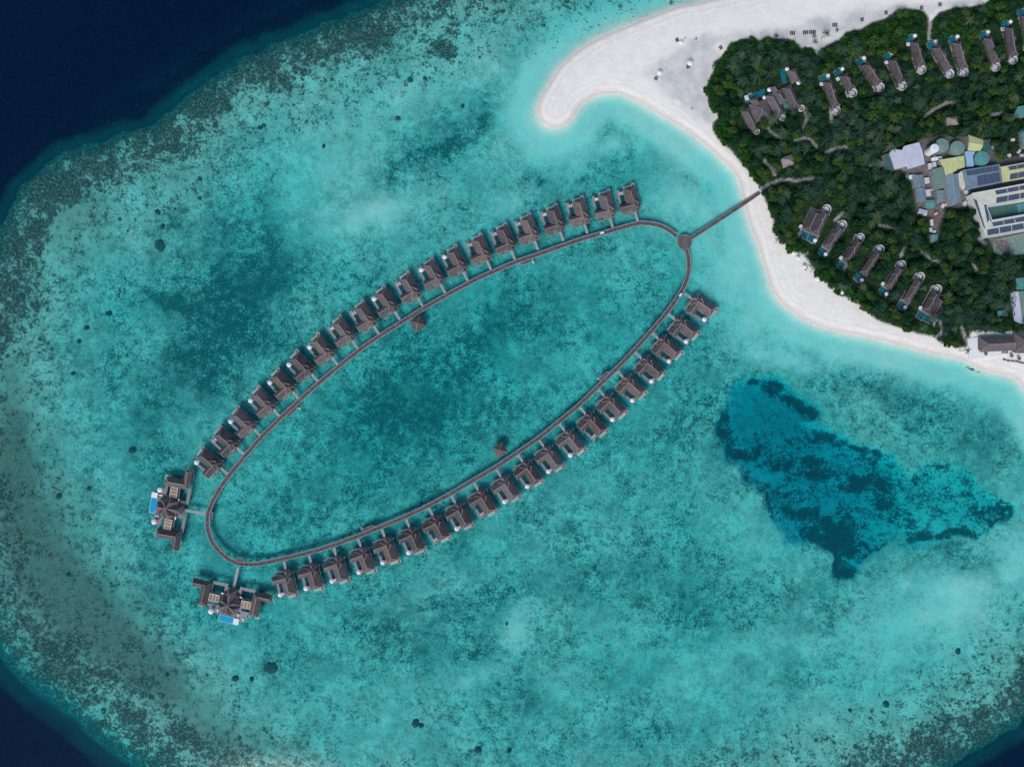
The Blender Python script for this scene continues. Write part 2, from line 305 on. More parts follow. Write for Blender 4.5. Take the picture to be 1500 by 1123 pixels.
# ------------------------------------------------------------------ mesh builder
class MB:
    def __init__(s): s.v = []; s.f = []; s.mi = []
    def add(s, vs, fs, mi=0):
        o = len(s.v); s.v += [tuple(p) for p in vs]; s.f += [tuple(i + o for i in f) for f in fs]; s.mi += [mi] * len(fs)
    def prism(s, poly, z0, z1, mi=0, top=None):
        a = sum(poly[i][0] * poly[(i + 1) % len(poly)][1] - poly[(i + 1) % len(poly)][0] * poly[i][1] for i in range(len(poly)))
        if a < 0: poly = poly[::-1]
        n = len(poly); vs = [(p[0], p[1], z0) for p in poly] + [(p[0], p[1], z1) for p in poly]
        fs = [tuple(range(n))[::-1], tuple(range(n, 2 * n))] + [(i, (i + 1) % n, n + (i + 1) % n, n + i) for i in range(n)]
        s.add(vs, fs, mi); return s
    def box(s, x0, x1, y0, y1, z0, z1, mi=0):
        if x0 > x1: x0, x1 = x1, x0
        if y0 > y1: y0, y1 = y1, y0
        return s.prism([(x0, y0), (x1, y0), (x1, y1), (x0, y1)], z0, z1, mi)
    def bar(s, p, q, w, h=None, mi=0):
        p = Vector(p); q = Vector(q); h = h or w; d = (q - p)
        if d.length < 1e-6: return s
        d.normalize(); up = Vector((0, 0, 1)) if abs(d.z) < .95 else Vector((1, 0, 0))
        sx = d.cross(up).normalized() * w / 2; sz = sx.cross(d).normalized() * h / 2
        vs = [p - sx - sz, p + sx - sz, p + sx + sz, p - sx + sz, q - sx - sz, q + sx - sz, q + sx + sz, q - sx + sz]
        s.add(vs, [(3, 2, 1, 0), (4, 5, 6, 7), (0, 1, 5, 4), (1, 2, 6, 5), (2, 3, 7, 6), (3, 0, 4, 7)], mi); return s
    def cyl(s, x, y, z0, z1, r0, r1=None, n=12, mi=0, cap=True):
        r1 = r0 if r1 is None else r1
        vs = [(x + r0 * math.cos(6.2832 * i / n), y + r0 * math.sin(6.2832 * i / n), z0) for i in range(n)] + [(x + r1 * math.cos(6.2832 * i / n), y + r1 * math.sin(6.2832 * i / n), z1) for i in range(n)]
        fs = [(i, (i + 1) % n, n + (i + 1) % n, n + i) for i in range(n)]
        if cap: fs += [tuple(range(n))[::-1], tuple(range(n, 2 * n))]
        s.add(vs, fs, mi); return s
    def ring(s, x, y, z0, z1, ro, ri, n=20, a0=0, a1=6.2832, mi=0):
        full = abs(a1 - a0) > 6.28; m_ = n if full else n + 1; vs = []
        for i in range(m_):
            a = a0 + (a1 - a0) * i / n; c, q = math.cos(a), math.sin(a)
            vs += [(x + ro * c, y + ro * q, z0), (x + ro * c, y + ro * q, z1), (x + ri * c, y + ri * q, z1), (x + ri * c, y + ri * q, z0)]
        fs = []
        for i in range(n):
            a = i * 4; b = ((i + 1) % m_) * 4
            fs += [(a, b, b + 1, a + 1), (a + 1, b + 1, b + 2, a + 2), (a + 2, b + 2, b + 3, a + 3), (a + 3, b + 3, b, a)]
        if not full: fs += [(0, 1, 2, 3), (n * 4 + 3, n * 4 + 2, n * 4 + 1, n * 4)]
        s.add(vs, fs, mi); return s
    def build(s, name, mat, parent=None, loc=None, smooth=False):
        me = bpy.data.meshes.new(name); me.from_pydata(s.v, [], s.f); me.validate(); me.update()
        for m_ in (mat if isinstance(mat, (list, tuple)) else [mat]): me.materials.append(m_)
        me.polygons.foreach_set('material_index', s.mi[:len(me.polygons)])
        if smooth: me.polygons.foreach_set('use_smooth', [True] * len(me.polygons))
        o = bpy.data.objects.new(name, me); COL.objects.link(o)
        if parent: o.parent = parent
        if loc: o.location = loc
        return o
def tag(o, label=None, cat=None, group=None, kind=None):
    if label: o['label'] = label
    if cat: o['category'] = cat
    if group: o['group'] = group
    if kind: o['kind'] = kind
    return o
def thing(name, label, cat, loc=(0, 0, 0), rotz=0, group=None):
    o = bpy.data.objects.new(name, None); COL.objects.link(o); o.location = loc; o.rotation_euler = (0, 0, rotz); o.empty_display_size = .5
    return tag(o, label, cat, group)
KIDS = {}
def kids(o):
    return [c for c in o.children]
def copy_tree(o, parent=None):
    c = o.copy(); COL.objects.link(c)
    if parent: c.parent = parent
    for ch in kids(o): copy_tree(ch, c)
    return c

def simple(name, c0, c1, scale=.8, rough=.8, stretch=None, bump=.3, rand=.25, spec=.3, metallic=0):
    m, T = newmat(name)
    v_ = T.n('ShaderNodeTexCoord').outputs['Object']
    if stretch: v_ = T.n('ShaderNodeMapping', ins={0: v_, 3: stretch}).outputs[0]
    n1 = T.noise(v_, scale, 5, .65)
    c = T.mix(T.ss(n1, .3, .7), c0, c1)
    if rand:
        r = T.n('ShaderNodeObjectInfo').outputs['Random']
        c = T.mix(1.0, c, T.n('ShaderNodeCombineColor', ins={0: T.m('ADD', 1 - rand / 2, T.m('MULTIPLY', r, rand)), 1: T.m('ADD', 1 - rand / 2, T.m('MULTIPLY', r, rand)), 2: T.m('ADD', 1 - rand / 2, T.m('MULTIPLY', r, rand))}).outputs[0], 'MULTIPLY')
    b = T.n('ShaderNodeBump', ins={'Height': n1, 'Strength': bump, 'Distance': .1})
    p = T.n('ShaderNodeBsdfPrincipled', ins={'Base Color': c, 'Roughness': rough, 'Normal': b.outputs[0], 'Metallic': metallic})
    p.inputs['Specular IOR Level'].default_value = spec
    T.t.links.new(p.outputs[0], T.n('ShaderNodeOutputMaterial').inputs[0]); return m
def planks(name, c0, c1, freq, axis=0, rand=.2, lines=.35):
    m, T = newmat(name)
    v_ = T.n('ShaderNodeTexCoord').outputs['Object']
    xyz = T.n('ShaderNodeSeparateXYZ', ins={0: v_}).outputs[axis]
    w = T.m('FRACT', T.m('MULTIPLY', xyz, freq))
    ln = T.m('SUBTRACT', 1.0, T.ss(T.m('ABSOLUTE', T.m('SUBTRACT', w, .5)), .0, .14))
    idn = T.n('ShaderNodeTexWhiteNoise', noise_dimensions='1D'); T.put(idn.inputs['W'], T.m('FLOOR', T.m('MULTIPLY', xyz, freq)))
    c = T.mix(T.m('ADD', T.m('MULTIPLY', idn.outputs[0], .6), T.m('MULTIPLY', T.noise(v_, .5, 5, .6), .5)), c0, c1)
    c = T.mix(T.m('MULTIPLY', ln, lines), c, tuple(x * .35 for x in c0))
    if rand:
        r = T.m('ADD', 1 - rand / 2, T.m('MULTIPLY', T.n('ShaderNodeObjectInfo').outputs['Random'], rand))
        c = T.mix(1.0, c, T.n('ShaderNodeCombineColor', ins={0: r, 1: r, 2: r}).outputs[0], 'MULTIPLY')
    p = T.n('ShaderNodeBsdfPrincipled', ins={'Base Color': c, 'Roughness': .85}); p.inputs['Specular IOR Level'].default_value = .2
    T.t.links.new(p.outputs[0], T.n('ShaderNodeOutputMaterial').inputs[0]); return m
M = {}
M['roof'] = simple('thatch_shingle', (.098, .082, .086), (.168, .136, .134), .7, .9, (1, 1, 1), .2, .3, .15)
def roofmat(name, c0, c1, lo):
    m, T = newmat(name); v_ = T.n('ShaderNodeTexCoord').outputs['Object']; r = T.n('ShaderNodeObjectInfo').outputs['Random']
    off = T.n('ShaderNodeCombineXYZ', ins={0: T.m('MULTIPLY', r, 90.0), 1: T.m('MULTIPLY', r, 57.0)}); vm = T.n('ShaderNodeVectorMath', operation='ADD', ins={0: v_, 1: off.outputs[0]}).outputs[0]
    g = T.noise(vm, .9, 4, .7); p_ = T.noise(vm, .16, 3, .6)
    c = T.mix(T.ss(g, .3, .7), c0, c1); c = T.mix(T.m('MULTIPLY', T.ss(p_, .48, .62), .65), c, lo)
    z = T.n('ShaderNodeSeparateXYZ', ins={0: v_}).outputs[2]; ln = T.ss(T.m('ABSOLUTE', T.m('SUBTRACT', T.m('FRACT', T.m('MULTIPLY', z, 1.6)), .5)), .36, .5)
    c = T.mix(T.m('MULTIPLY', ln, .28), c, tuple(x * .45 for x in c0))
    k = T.m('ADD', .78, T.m('MULTIPLY', r, .44)); c = T.mix(1.0, c, T.n('ShaderNodeCombineColor', ins={0: k, 1: k, 2: k}).outputs[0], 'MULTIPLY')
    p = T.n('ShaderNodeBsdfPrincipled', ins={'Base Color': c, 'Roughness': .92}); p.inputs['Specular IOR Level'].default_value = .12
    T.t.links.new(p.outputs[0], T.n('ShaderNodeOutputMaterial').inputs[0]); return m
M['roof'] = roofmat('thatch_shingle', (.082, .070, .074), (.160, .132, .132), (.085, .078, .084))
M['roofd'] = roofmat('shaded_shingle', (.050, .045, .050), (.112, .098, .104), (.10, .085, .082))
M['roofb'] = roofmat('weathered_shingle', (.075, .068, .075), (.135, .120, .128), (.15, .12, .11))
M['roofc'] = roofmat('brown_shingle', (.095, .074, .070), (.175, .136, .124), (.09, .08, .085))
M['ridge'] = simple('ridge_shingle', (.27, .225, .215), (.38, .32, .30), 1.5, .9, None, .4, .3, .15)
M['wall'] = simple('timber_wall', (.10, .075, .065), (.17, .13, .11), 2, .8)
M['deck'] = planks('deck_boards', (.20, .185, .20), (.33, .31, .33), 3.2, 0)
M['walk'] = planks('walk_boards', (.30, .32, .32), (.46, .47, .46), 1.1, 1)
M['board'] = simple('boardwalk_surface', (.055, .047, .052), (.150, .128, .138), .55, .85, None, .3, 0, .2)
M['plat'] = planks('platform_boards', (.09, .08, .085), (.15, .132, .138), 1.2, 0, 0)
M['kerb'] = simple('weathered_timber', (.27, .27, .275), (.42, .41, .405), 1.2, .8, None, .2, .1)
M['white'] = simple('white_canvas', (.72, .72, .72), (.82, .82, .82), 1, .6, None, .1, .05)
M['whitew'] = simple('white_render', (.48, .48, .48), (.70, .70, .69), .9, .8, None, .1, .15)
M['cream'] = simple('cream_frame', (.52, .48, .40), (.66, .62, .52), 2, .7, None, .1, .1)
M['tan'] = planks('reed_panel', (.24, .17, .11), (.36, .27, .19), 3, 0)
M['stilt'] = simple('stilt_concrete', (.16, .16, .15), (.26, .25, .24), 2, .8)
M['net'] = simple('pale_net', (.26, .36, .34), (.40, .48, .44), 1.5, .9)
M['tubrim'] = simple('tub_rim', (.50, .42, .42), (.66, .60, .60), 2, .6)
M['dark'] = simple('dark_cushion', (.02, .025, .03), (.05, .05, .055), 2, .8)
M['dull'] = simple('drab_mat', (.10, .10, .09), (.17, .16, .14), 2, .8)
M['metalg'] = simple('grey_sheet', (.46, .48, .56), (.56, .58, .66), .25, .5, (1, 1, 1), .1, 0)
M['green'] = simple('green_sheet', (.13, .21, .18), (.19, .28, .23), .4, .6, None, .1, .15)
M['dgreen'] = simple('dark_green_sheet', (.035, .10, .085), (.06, .145, .12), .4, .7, None, .1, .15)
M['teal'] = simple('teal_sheet', (.07, .24, .235), (.11, .31, .30), .4, .6, None, .1, .2)
M['yellow'] = simple('yellow_green_sheet', (.42, .45, .20), (.56, .57, .28), .35, .6, None, .1, .1)
M['paley'] = simple('pale_roof', (.50, .52, .42), (.62, .62, .52), .35, .6, None, .1, .05)
M['blue'] = simple('blue_sheet', (.22, .40, .56), (.32, .50, .66), .5, .5, None, .1, .1)
M['bluegrey'] = simple('blue_grey_sheet', (.13, .19, .24), (.19, .26, .30), .4, .5, None, .1, .1)
M['rust'] = simple('rust_patch', (.16, .08, .06), (.24, .13, .10), 1, .8)
M['conc'] = simple('concrete_slab', (.24, .24, .25), (.36, .35, .36), .5, .85)
M['orange'] = simple('bright_plastic', (.45, .22, .06), (.6, .3, .1), 1, .5)
def poolmat(name, c0, c1):
    m, T = newmat(name); v_ = T.n('ShaderNodeTexCoord').outputs['Object']
    n1 = T.noise(v_, .9, 3, .6)
    r = T.n('ShaderNodeObjectInfo').outputs['Random']
    c = T.mix(T.m('ADD', T.m('MULTIPLY', n1, .6), T.m('MULTIPLY', r, .4)), c0, c1)
    b = T.n('ShaderNodeBump', ins={'Height': T.noise(v_, 2.2, 2, .5), 'Strength': .15, 'Distance': .1})
    p = T.n('ShaderNodeBsdfPrincipled', ins={'Base Color': c, 'Roughness': .12, 'Normal': b.outputs[0]})
    T.t.links.new(p.outputs[0], T.n('ShaderNodeOutputMaterial').inputs[0]); return m
M['pool'] = poolmat('plunge_pool_water', (.003, .045, .050), (.006, .085, .110))
M['poolb'] = poolmat('bright_pool_water', (.0, .30, .55), (.01, .38, .66))
M['poolt'] = poolmat('villa_pool_water', (.008, .085, .13), (.012, .17, .21))
def solarmat():
    m, T = newmat('solar_cells'); v_ = T.n('ShaderNodeTexCoord').outputs['UV']
    x = T.n('ShaderNodeSeparateXYZ', ins={0: v_})
    def ln(sk, f): return T.ss(T.m('ABSOLUTE', T.m('SUBTRACT', T.m('FRACT', T.m('MULTIPLY', sk, f)), .5)), .40, .49)
    l = T.m('MAXIMUM', ln(x.outputs[0], .62), ln(x.outputs[1], .9))
    c = T.mix(T.m('MULTIPLY', l, .5), T.mix(T.noise(v_, .3, 2, .5), (.030, .048, .095), (.055, .075, .13)), (.26, .30, .38))
    p = T.n('ShaderNodeBsdfPrincipled', ins={'Base Color': c, 'Roughness': .35})
    T.t.links.new(p.outputs[0], T.n('ShaderNodeOutputMaterial').inputs[0]); return m
M['solar'] = solarmat()

m_cor, T = newmat('coral_rock')
v_ = T.n('ShaderNodeTexCoord').outputs['Object']; n1 = T.noise(v_, 1.1, 4, .65)
bs = T.n('ShaderNodeBsdfPrincipled', ins={'Base Color': T.mix(T.ss(n1, .35, .65), (.055, .062, .058), (.17, .155, .135)), 'Roughness': .95})
T.t.links.new(bs.outputs[0], T.n('ShaderNodeOutputMaterial').inputs[0]); M['coral'] = m_cor
def coral_head(px, py, r, label):
    mb = MB(); rr_ = r * K; n = 26; rg = 7; x0, y0 = W(px, py, 0); seed = px * .37
    vs = []
    for j in range(rg):
        t = j / (rg - 1); q = math.sin(t * math.pi / 2)
        for i in range(n):
            a = 6.2832 * i / n; w_ = 1 + .12 * math.sin(a * 2 + seed) + .08 * math.sin(a * 5 + seed * 2) + random.uniform(-.12, .12)
            vs.append((rr_ * q * w_ * math.cos(a), rr_ * q * w_ * math.sin(a), -.55 - 2.1 * (1 - math.cos(t * math.pi / 2)) + random.uniform(-.15, .15)))
    fs = [(j * n + i, j * n + (i + 1) % n, (j + 1) * n + (i + 1) % n, (j + 1) * n + i) for j in range(rg - 1) for i in range(n)]
    mb.add(vs, [f[::-1] for f in fs]); mb.add([(0, 0, -.5)] + vs[:n], [(0, i + 1, (i + 1) % n + 1) for i in range(n)])
    o = mb.build('coral_head', M['coral'], None, (x0, y0, 0)); tag(o, label, 'coral', 'isolated coral heads in the lagoon')
for px, py, r, lb in [(232,359,8.5,'large round dark coral head in the lagoon at upper left'),(236,331,4,'middle of three coral heads in a column above the largest one'),(229,310,4.5,'top of three coral heads in a column above the largest one'),
        (395,980,9.5,'large round dark coral head alone below the southern residence'),(700,1100,5,'left one of two dark coral heads by the bottom edge'),(746,1101,3.5,'right one of two dark coral heads by the bottom edge'),
        (156,459,4,'small dark coral head left of the brown coral patch'),(124,480,3.5,'small oval coral head in the far left shallows'),(113,500,3,'smallest coral head in the far left shallows'),(104,547,3,'lone small coral head near the left reef'),
        (191,660,5,'pale ringed coral head west of the first stilt villas'),(84,727,5,'coral head left of the north-western residence'),(128,716,3,'small coral head just left of the residence pool'),(1406,955,4.5,'dark coral head by itself at lower right'),(1300,1033,5,'dark coral head near the lower right reef'),
        (1247,1042,3,'small coral head near the bottom right reef'),(608,1061,6,'ragged coral patch left one above the bottom edge'),(616,1064,4,'ragged coral patch right one above the bottom edge'),(582,172,4,'coral head nearest the dark weed streak at top'),(600,116,4.5,'brown coral head below the top reef'),(622,114,3.5,'small coral head right of the brown one below the top reef'),
        (677,154,3,'tiny coral head left of the sand spit'),(243,989,3,'tiny coral head at the bottom left'),(343,995,5,'coral cluster left of the large lone head'),(367,996,3.5,'small coral head beside the large lone head'),(98,842,3.5,'coral head on the lower left reef edge'),(742,915,2,'tiny dark speck of coral in the pale sand patch'),(473,213,3,'tiny coral head in the upper pale sand'),(379,186,3.5,'small coral head at the inner edge of the top left reef')]:
    coral_head(px, py, r, lb)
# ------------------------------------------------------------------ roofs
def hip(mb, cap, x0, x1, y0, y1, axis, ze, zr, h0, h1, cw=.34):
    """closed hipped roof; ridge along axis, inset h0/h1 at its ends (0 gives a gable)"""
    if axis == 'y':
        xm = (x0 + x1) / 2; r0 = (xm, y0 + h0, zr); r1 = (xm, y1 - h1, zr)
        vs = [(x0, y0, ze), (x1, y0, ze), (x1, y1, ze), (x0, y1, ze), r0, r1]
        fs = [(0, 1, 4), (1, 2, 5, 4), (2, 3, 5), (3, 0, 4, 5), (3, 2, 1, 0)]
        ends = [(0, 4), (1, 4), (2, 5), (3, 5)]
    else:
        ym = (y0 + y1) / 2; r0 = (x0 + h0, ym, zr); r1 = (x1 - h1, ym, zr)
        vs = [(x0, y0, ze), (x1, y0, ze), (x1, y1, ze), (x0, y1, ze), r0, r1]
        fs = [(0, 1, 5, 4), (1, 2, 5), (2, 3, 4, 5), (3, 0, 4), (3, 2, 1, 0)]
        ends = [(0, 4), (3, 4), (1, 5), (2, 5)]
    mb.add(vs, fs)
    # eave thickness
    mb.box(min(x0, x1) + .05, max(x0, x1) - .05, min(y0, y1) + .05, max(y0, y1) - .05, ze - .18, ze - .004)
    cap.bar(r0, r1, cw * 1.15, .16)
    hh = [h0, h0, h1, h1]
    for (a, b), h in zip(ends, hh):
        cap.bar(vs[a], vs[b], cw * .6, .12)
def rot_pts(pts, c, a):
    ca, sa = math.cos(a), math.sin(a)
    return [(c[0] + x * ca - y * sa, c[1] + x * sa + y * ca) for x, y in pts]

U = K * .992
def make_villa(sg, var=0):
    """overwater villa. local +Y runs out from the boardwalk; side wing on +X*sg"""
    root = thing('water_villa', '', 'villa')
    def bx(mb, b0, b1, a0, a1, z0, z1): return mb.box(b0 * U * sg, b1 * U * sg, a0 * U, a1 * U, z0, z1)
    DK = 2.0
    # footbridge
    w = MB(); bx(w, -1.6, 1.6, 2.6, 18.5, DK - .25, DK); wk = w.build('footbridge', M['walk'], root)
    for e in (-1.5, 1.5):
        h = MB()
        for a in (3.5, 7.5, 11.5): h.bar((e * U * sg, a * U, DK), (e * U * sg, a * U, DK + .9), .08)
        h.bar((e * U * sg, 3 * U, DK + .9), (e * U * sg, 12.5 * U, DK + .9), .16, .10)
        h.build('handrail', M['kerb'], wk)
    # deck around the plunge pool
    d = MB()
    for r in [(-8.6, 9.2, 16.5, 52), (9.2, 15.6, 20, 31.5), (9.2, 19, 45.6, 51), (15.6, 19, 31.5, 45.6), (15.6, 21, 20, 31.5), (14.0, 18.2, 51, 54)]: bx(d, *r, DK - .3, DK + .0)
    bx(d, -9.8, -8.6, 22, 58, DK - .3, DK - .02); bx(d, -8.6, -4.5, 52, 57.6, DK - .3, DK - .01)
    d.build('deck', M['deck'], root)
    p = MB(); bx(p, 9.2, 15.6, 31.5, 45.6, DK - 1.2, DK - .22); p.build('plunge_pool', M['pool'], root)
    n_ = MB(); bx(n_, -4.5, 7.5, 52, 57, DK - .9, DK - .7)
    n_.build('sunken_deck', M['net'], root)
    # walls
    wl = MB(); bx(wl, -7.2, 7.2, 20.5, 49.5, DK, 4.2); bx(wl, 7.2, 19.5, 20.5, 30, DK, 4.2); bx(wl, -4.5, 2.5, 17.5, 20.5, DK, 3.55)
    wl.build('wall', M['wall'], root)
    rf = MB(); cp = MB()
    # main body, wing, porch, cross gable
    hip(rf, cp, -8.6 * U * sg, 9.3 * U * sg, 18.8 * U, 52.2 * U, 'y', 4.0, 7.3, 6.5 * U, 6.2 * U)
    if sg > 0: hip(rf, cp, 0, 21.8 * U, 19.6 * U, 31.6 * U, 'x', 4.03, 6.9, 1.0, 1.1)
    else: hip(rf, cp, -21.8 * U, 0, 19.6 * U, 31.6 * U, 'x', 4.03, 6.9, 1.1, 1.0)
    hip(rf, cp, -5.6 * U * sg, 2.8 * U * sg, 15.6 * U, 26 * U, 'y', 3.75, 5.6, 1.0, .2, .26)
    # slanting side gable over the bedroom
    c = (-3.2 * U * sg, 30.5 * U); ang = (math.pi / 2 - .62) * sg * -1
    L, wd = 5.6 * U, 3.0 * U
    P = rot_pts([(-wd, -L), (wd, -L), (wd, L), (-wd, L), (0, -L), (0, L)], c, -ang if False else (R(-38) * sg))
    z0, z1 = 4.9, 6.95
    vs = [(*P[0], z0), (*P[1], z0), (*P[2], z0), (*P[3], z0), (*P[4], z1), (*P[5], z1)]
    rf.add(vs, [(0, 1, 4), (1, 2, 5, 4), (2, 3, 5), (3, 0, 4, 5), (3, 2, 1, 0)])
    cp.bar(vs[4], vs[5], .24, .12)
    ro = rf.build('roof', M[('roof', 'roofb', 'roofc')[var]], root)
    cp.build('ridge_cap', M['ridge'], ro)
    # low screens and railings in white timber
    def rail(pts, z=DK + 1.0):
        r = MB()
        for i in range(len(pts) - 1):
            a, b = pts[i], pts[i + 1]
            r.bar((a[0] * U * sg, a[1] * U, z), (b[0] * U * sg, b[1] * U, z), .22, .12)
            r.bar((a[0] * U * sg, a[1] * U, z - .5), (b[0] * U * sg, b[1] * U, z - .5), .08, .08)
            r.bar((a[0] * U * sg, a[1] * U, z - 1.3), (a[0] * U * sg, a[1] * U, z), .12)
        r.build('railing', M['kerb'], root)
    rail([(-9.7, 21), (-9.7, 30), (-10.3, 30), (-10.3, 32), (-9.7, 32), (-9.7, 41), (-10.2, 41), (-10.2, 43), (-9.7, 43), (-9.7, 58)])
    rail([(3.5, 15.5), (9, 15.5), (9, 14.2), (13, 14.2), (13, 16), (17.5, 15.5), (19.5, 15.2)])
    rail([(-12.5, 20), (-11, 20), (-11, 22), (-9.5, 22)])
    rail([(-9.7, 58), (-5, 58), (-5, 57.4)])
    lo = MB(); bx(lo, 5, 19, 15.6, 18.5, DK - .6, DK - .35); lo.build('service_platform', M['stilt'], root)
    # step ladder into the sea
    l = MB(); l.bar((16 * U * sg, 54 * U, DK - .1), (16 * U * sg, 57.5 * U, .2), .9, .1); l.build('sea_ladder', M['dark'], root)
    if var == 1:
        q = MB(); bx(q, 10.2, 14.6, 46.5, 50.2, DK + .003, DK + .12); q.build('deck_rug', M['whitew'], root)
    if var == 2:
        q = MB(); bx(q, 16, 18.4, 34, 38, DK, DK + .4); q.build('planter_box', M['dgreen'], root)
    # soaking tub
    t = MB(); t.ring(-6.8 * U * sg, 55 * U, DK, DK + .55, 1.25, .95, 16); tb = t.build('soaking_tub', M[('tubrim', 'kerb', 'tubrim')[var]], root)
    t = MB(); t.cyl(-6.8 * U * sg, 55 * U, DK + .02, DK + .35, .94, n=16); t.build('tub_water', M['wall'], tb)
    for (b, a) in [(-8, 24), (-8, 37), (-8, 50), (8, 49), (17.5, 33), (17.5, 47), (18.5, 22), (0, 8), (5, 22), (-8, 57)]:
        q = MB(); q.cyl(b * U * sg, a * U, -4, DK - .31 + (0.05 if a == 8 else 0), .17, n=8); q.build('stilt', M['stilt'], root)
    return root
protos = {(sg, v): make_villa(sg, v) for sg in (1, -1) for v in range(3)}
def make_parasol():
    r = thing('parasol', '', 'parasol')
    mb = MB(); n = 8; ro = 1.55
    vs = [(ro * math.cos(6.2832 * i / n), ro * math.sin(6.2832 * i / n), 2.25) for i in range(n)] + [(0, 0, 2.85)] + [(ro * .97 * math.cos(6.2832 * i / n), ro * .97 * math.sin(6.2832 * i / n), 2.17) for i in range(n)]
    mb.add(vs, [(i, (i + 1) % n, 8) for i in range(n)] + [(i, 9 + i, 9 + (i + 1) % n, (i + 1) % n) for i in range(n)])
    mb.cyl(0, 0, 2.83, 3.0, .3, .05, 8)
    mb.build('canopy', M['white'], r)
    p = MB(); p.cyl(0, 0, 0.1, 2.8, .04, n=6); p.build('pole', M['wall'], r)
    b = MB(); b.cyl(0, 0, 0, .12, .35, n=10); b.build('base', M['dull'], r)
    return r
def make_lounger(mat, name='sun_lounger'):
    r = thing(name, '', 'sun lounger')
    f = MB(); f.box(-.36, .36, -1.0, 1.0, .28, .36)
    f.build('frame', M['wall'], r)
    c = MB(); c.box(-.34, .34, -.98, .35, .361, .46); c.add([(-.34, .352, .361), (.34, .352, .361), (.34, 1.0, .75), (-.34, 1.0, .75), (-.34, .352, .46), (.34, .352, .46), (.34, .95, .84), (-.34, .95, .84)],
        [(3, 2, 1, 0), (4, 5, 6, 7), (0, 1, 5, 4), (1, 2, 6, 5), (2, 3, 7, 6), (3, 0, 4, 7)])
    c.build('cushion', mat, r)
    for x in (-.3, .3):
        for y in (-.9, .8):
            g = MB(); g.box(x - .04, x + .04, y - .04, y + .04, 0, .279); g.build('leg', M['wall'], r)
    return r
par0 = make_parasol(); lw0 = make_lounger(M['white']); ld0 = make_lounger(M['dark']); lb0 = make_lounger(M['dull'])
first = {}
def place(proto, loc, rz, label, group=None, scale=1.0):
    if proto.name not in first: o = proto; first[proto.name] = 1
    else: o = copy_tree(proto)
    o.location = loc; o.rotation_euler = (0, 0, rz); o.scale = (scale,) * 3
    o['label'] = label
    if group: o['group'] = group
    return o
ORD = ['first', 'second', 'third', 'fourth', 'fifth', 'sixth', 'seventh', 'eighth', 'ninth', 'tenth', 'eleventh', 'twelfth', 'thirteenth', 'fourteenth',
       'fifteenth', 'sixteenth', 'seventeenth', 'eighteenth', 'nineteenth', 'last']
UP = [(935,326),(898,335),(861,344),(826,355),(789,368),(755,382),(720,397),(686,413),(653,431),(620,450),(587,470),(556,491),(525,512),(496,536),(467,560),(439,586),(411,612),(383,640),(358.5,667),(335,696)]
LOW = [(1000.7,428),(977,458),(953,486),(928.6,514.6),(902,542),(875,568.7),(847.6,594.6),(818,619),(788,642),(757,664),(725.6,685.6),(693,705),(660,724),(627,742),(593.5,758.5),(558,773),(523,787),(487.6,800),(451.4,810.6),(414.6,820)]
UP_UMB = {7, 8, 10, 13, 14, 15, 16, 17, 19}
LOW_NO = {6, 11, 13}
def local_to_world(loc, rz, x, y, z): return (loc[0] + x * math.cos(rz) - y * math.sin(rz), loc[1] + x * math.sin(rz) + y * math.cos(rz), z)
for row, pts, sg in (('outer north', UP, -1), ('southern', LOW, 1)):
    tng = []
    for i in range(20):
        a = pts[max(i - 1, 0)]; b = pts[min(i + 1, 19)]; t = Vector((b[0] - a[0], b[1] - a[1])).normalized(); tng.append(t)
    tng[0] = (Vector((-.965, .262)) if sg < 0 else Vector((-.56, .83))).normalized()
    for i, (px, py) in enumerate(pts):
        t = tng[i]
        out_ = Vector((t.y, -t.x)) if sg < 0 else Vector((-t.y, t.x))     # image space, pointing away from the ring
        c = Vector((655, 575))
        if out_.dot(Vector((px, py)) - c) < 0: out_ = -out_
        wxy = (out_.x, -out_.y); rz = math.atan2(-wxy[0], wxy[1])
        loc = (*W(px, py, 3.0), 0); rz += R(random.uniform(-1.3, 1.3))
        umb = (i in UP_UMB) if sg < 0 else (i not in LOW_NO)
        endn = 'from the round platform'
        side = 'northern' if sg < 0 else 'southern'
        which = f'{ORD[i]} stilt villa of the {side} row {endn}'
        place(protos[(sg, (i * 7 + i // 3) % 3)], loc, rz, f'brown stilt villa, {ORD[i]} of the {side} row {endn}' + (', white parasol' if umb else ', no parasol'), f'stilt villas in the {side} row')
        if umb:
            x, y = (15.8 if sg > 0 else 14.4) * U * sg, 47.8 * U
            place(par0, local_to_world(loc, rz, x, y, 2.0), rz, f'white parasol on the {which}', 'parasols on the stilt villa decks', random.uniform(.98, 1.1))
        else:
            for k in (0, 1):
                place(lw0, local_to_world(loc, rz, (11.2 + 3.4 * k) * U * sg, 48.2 * U, 2.0), rz + .1, f"{'inner' if k == 0 else 'outer'} white lounger on the {which}", 'white loungers on stilt villa decks', .85)

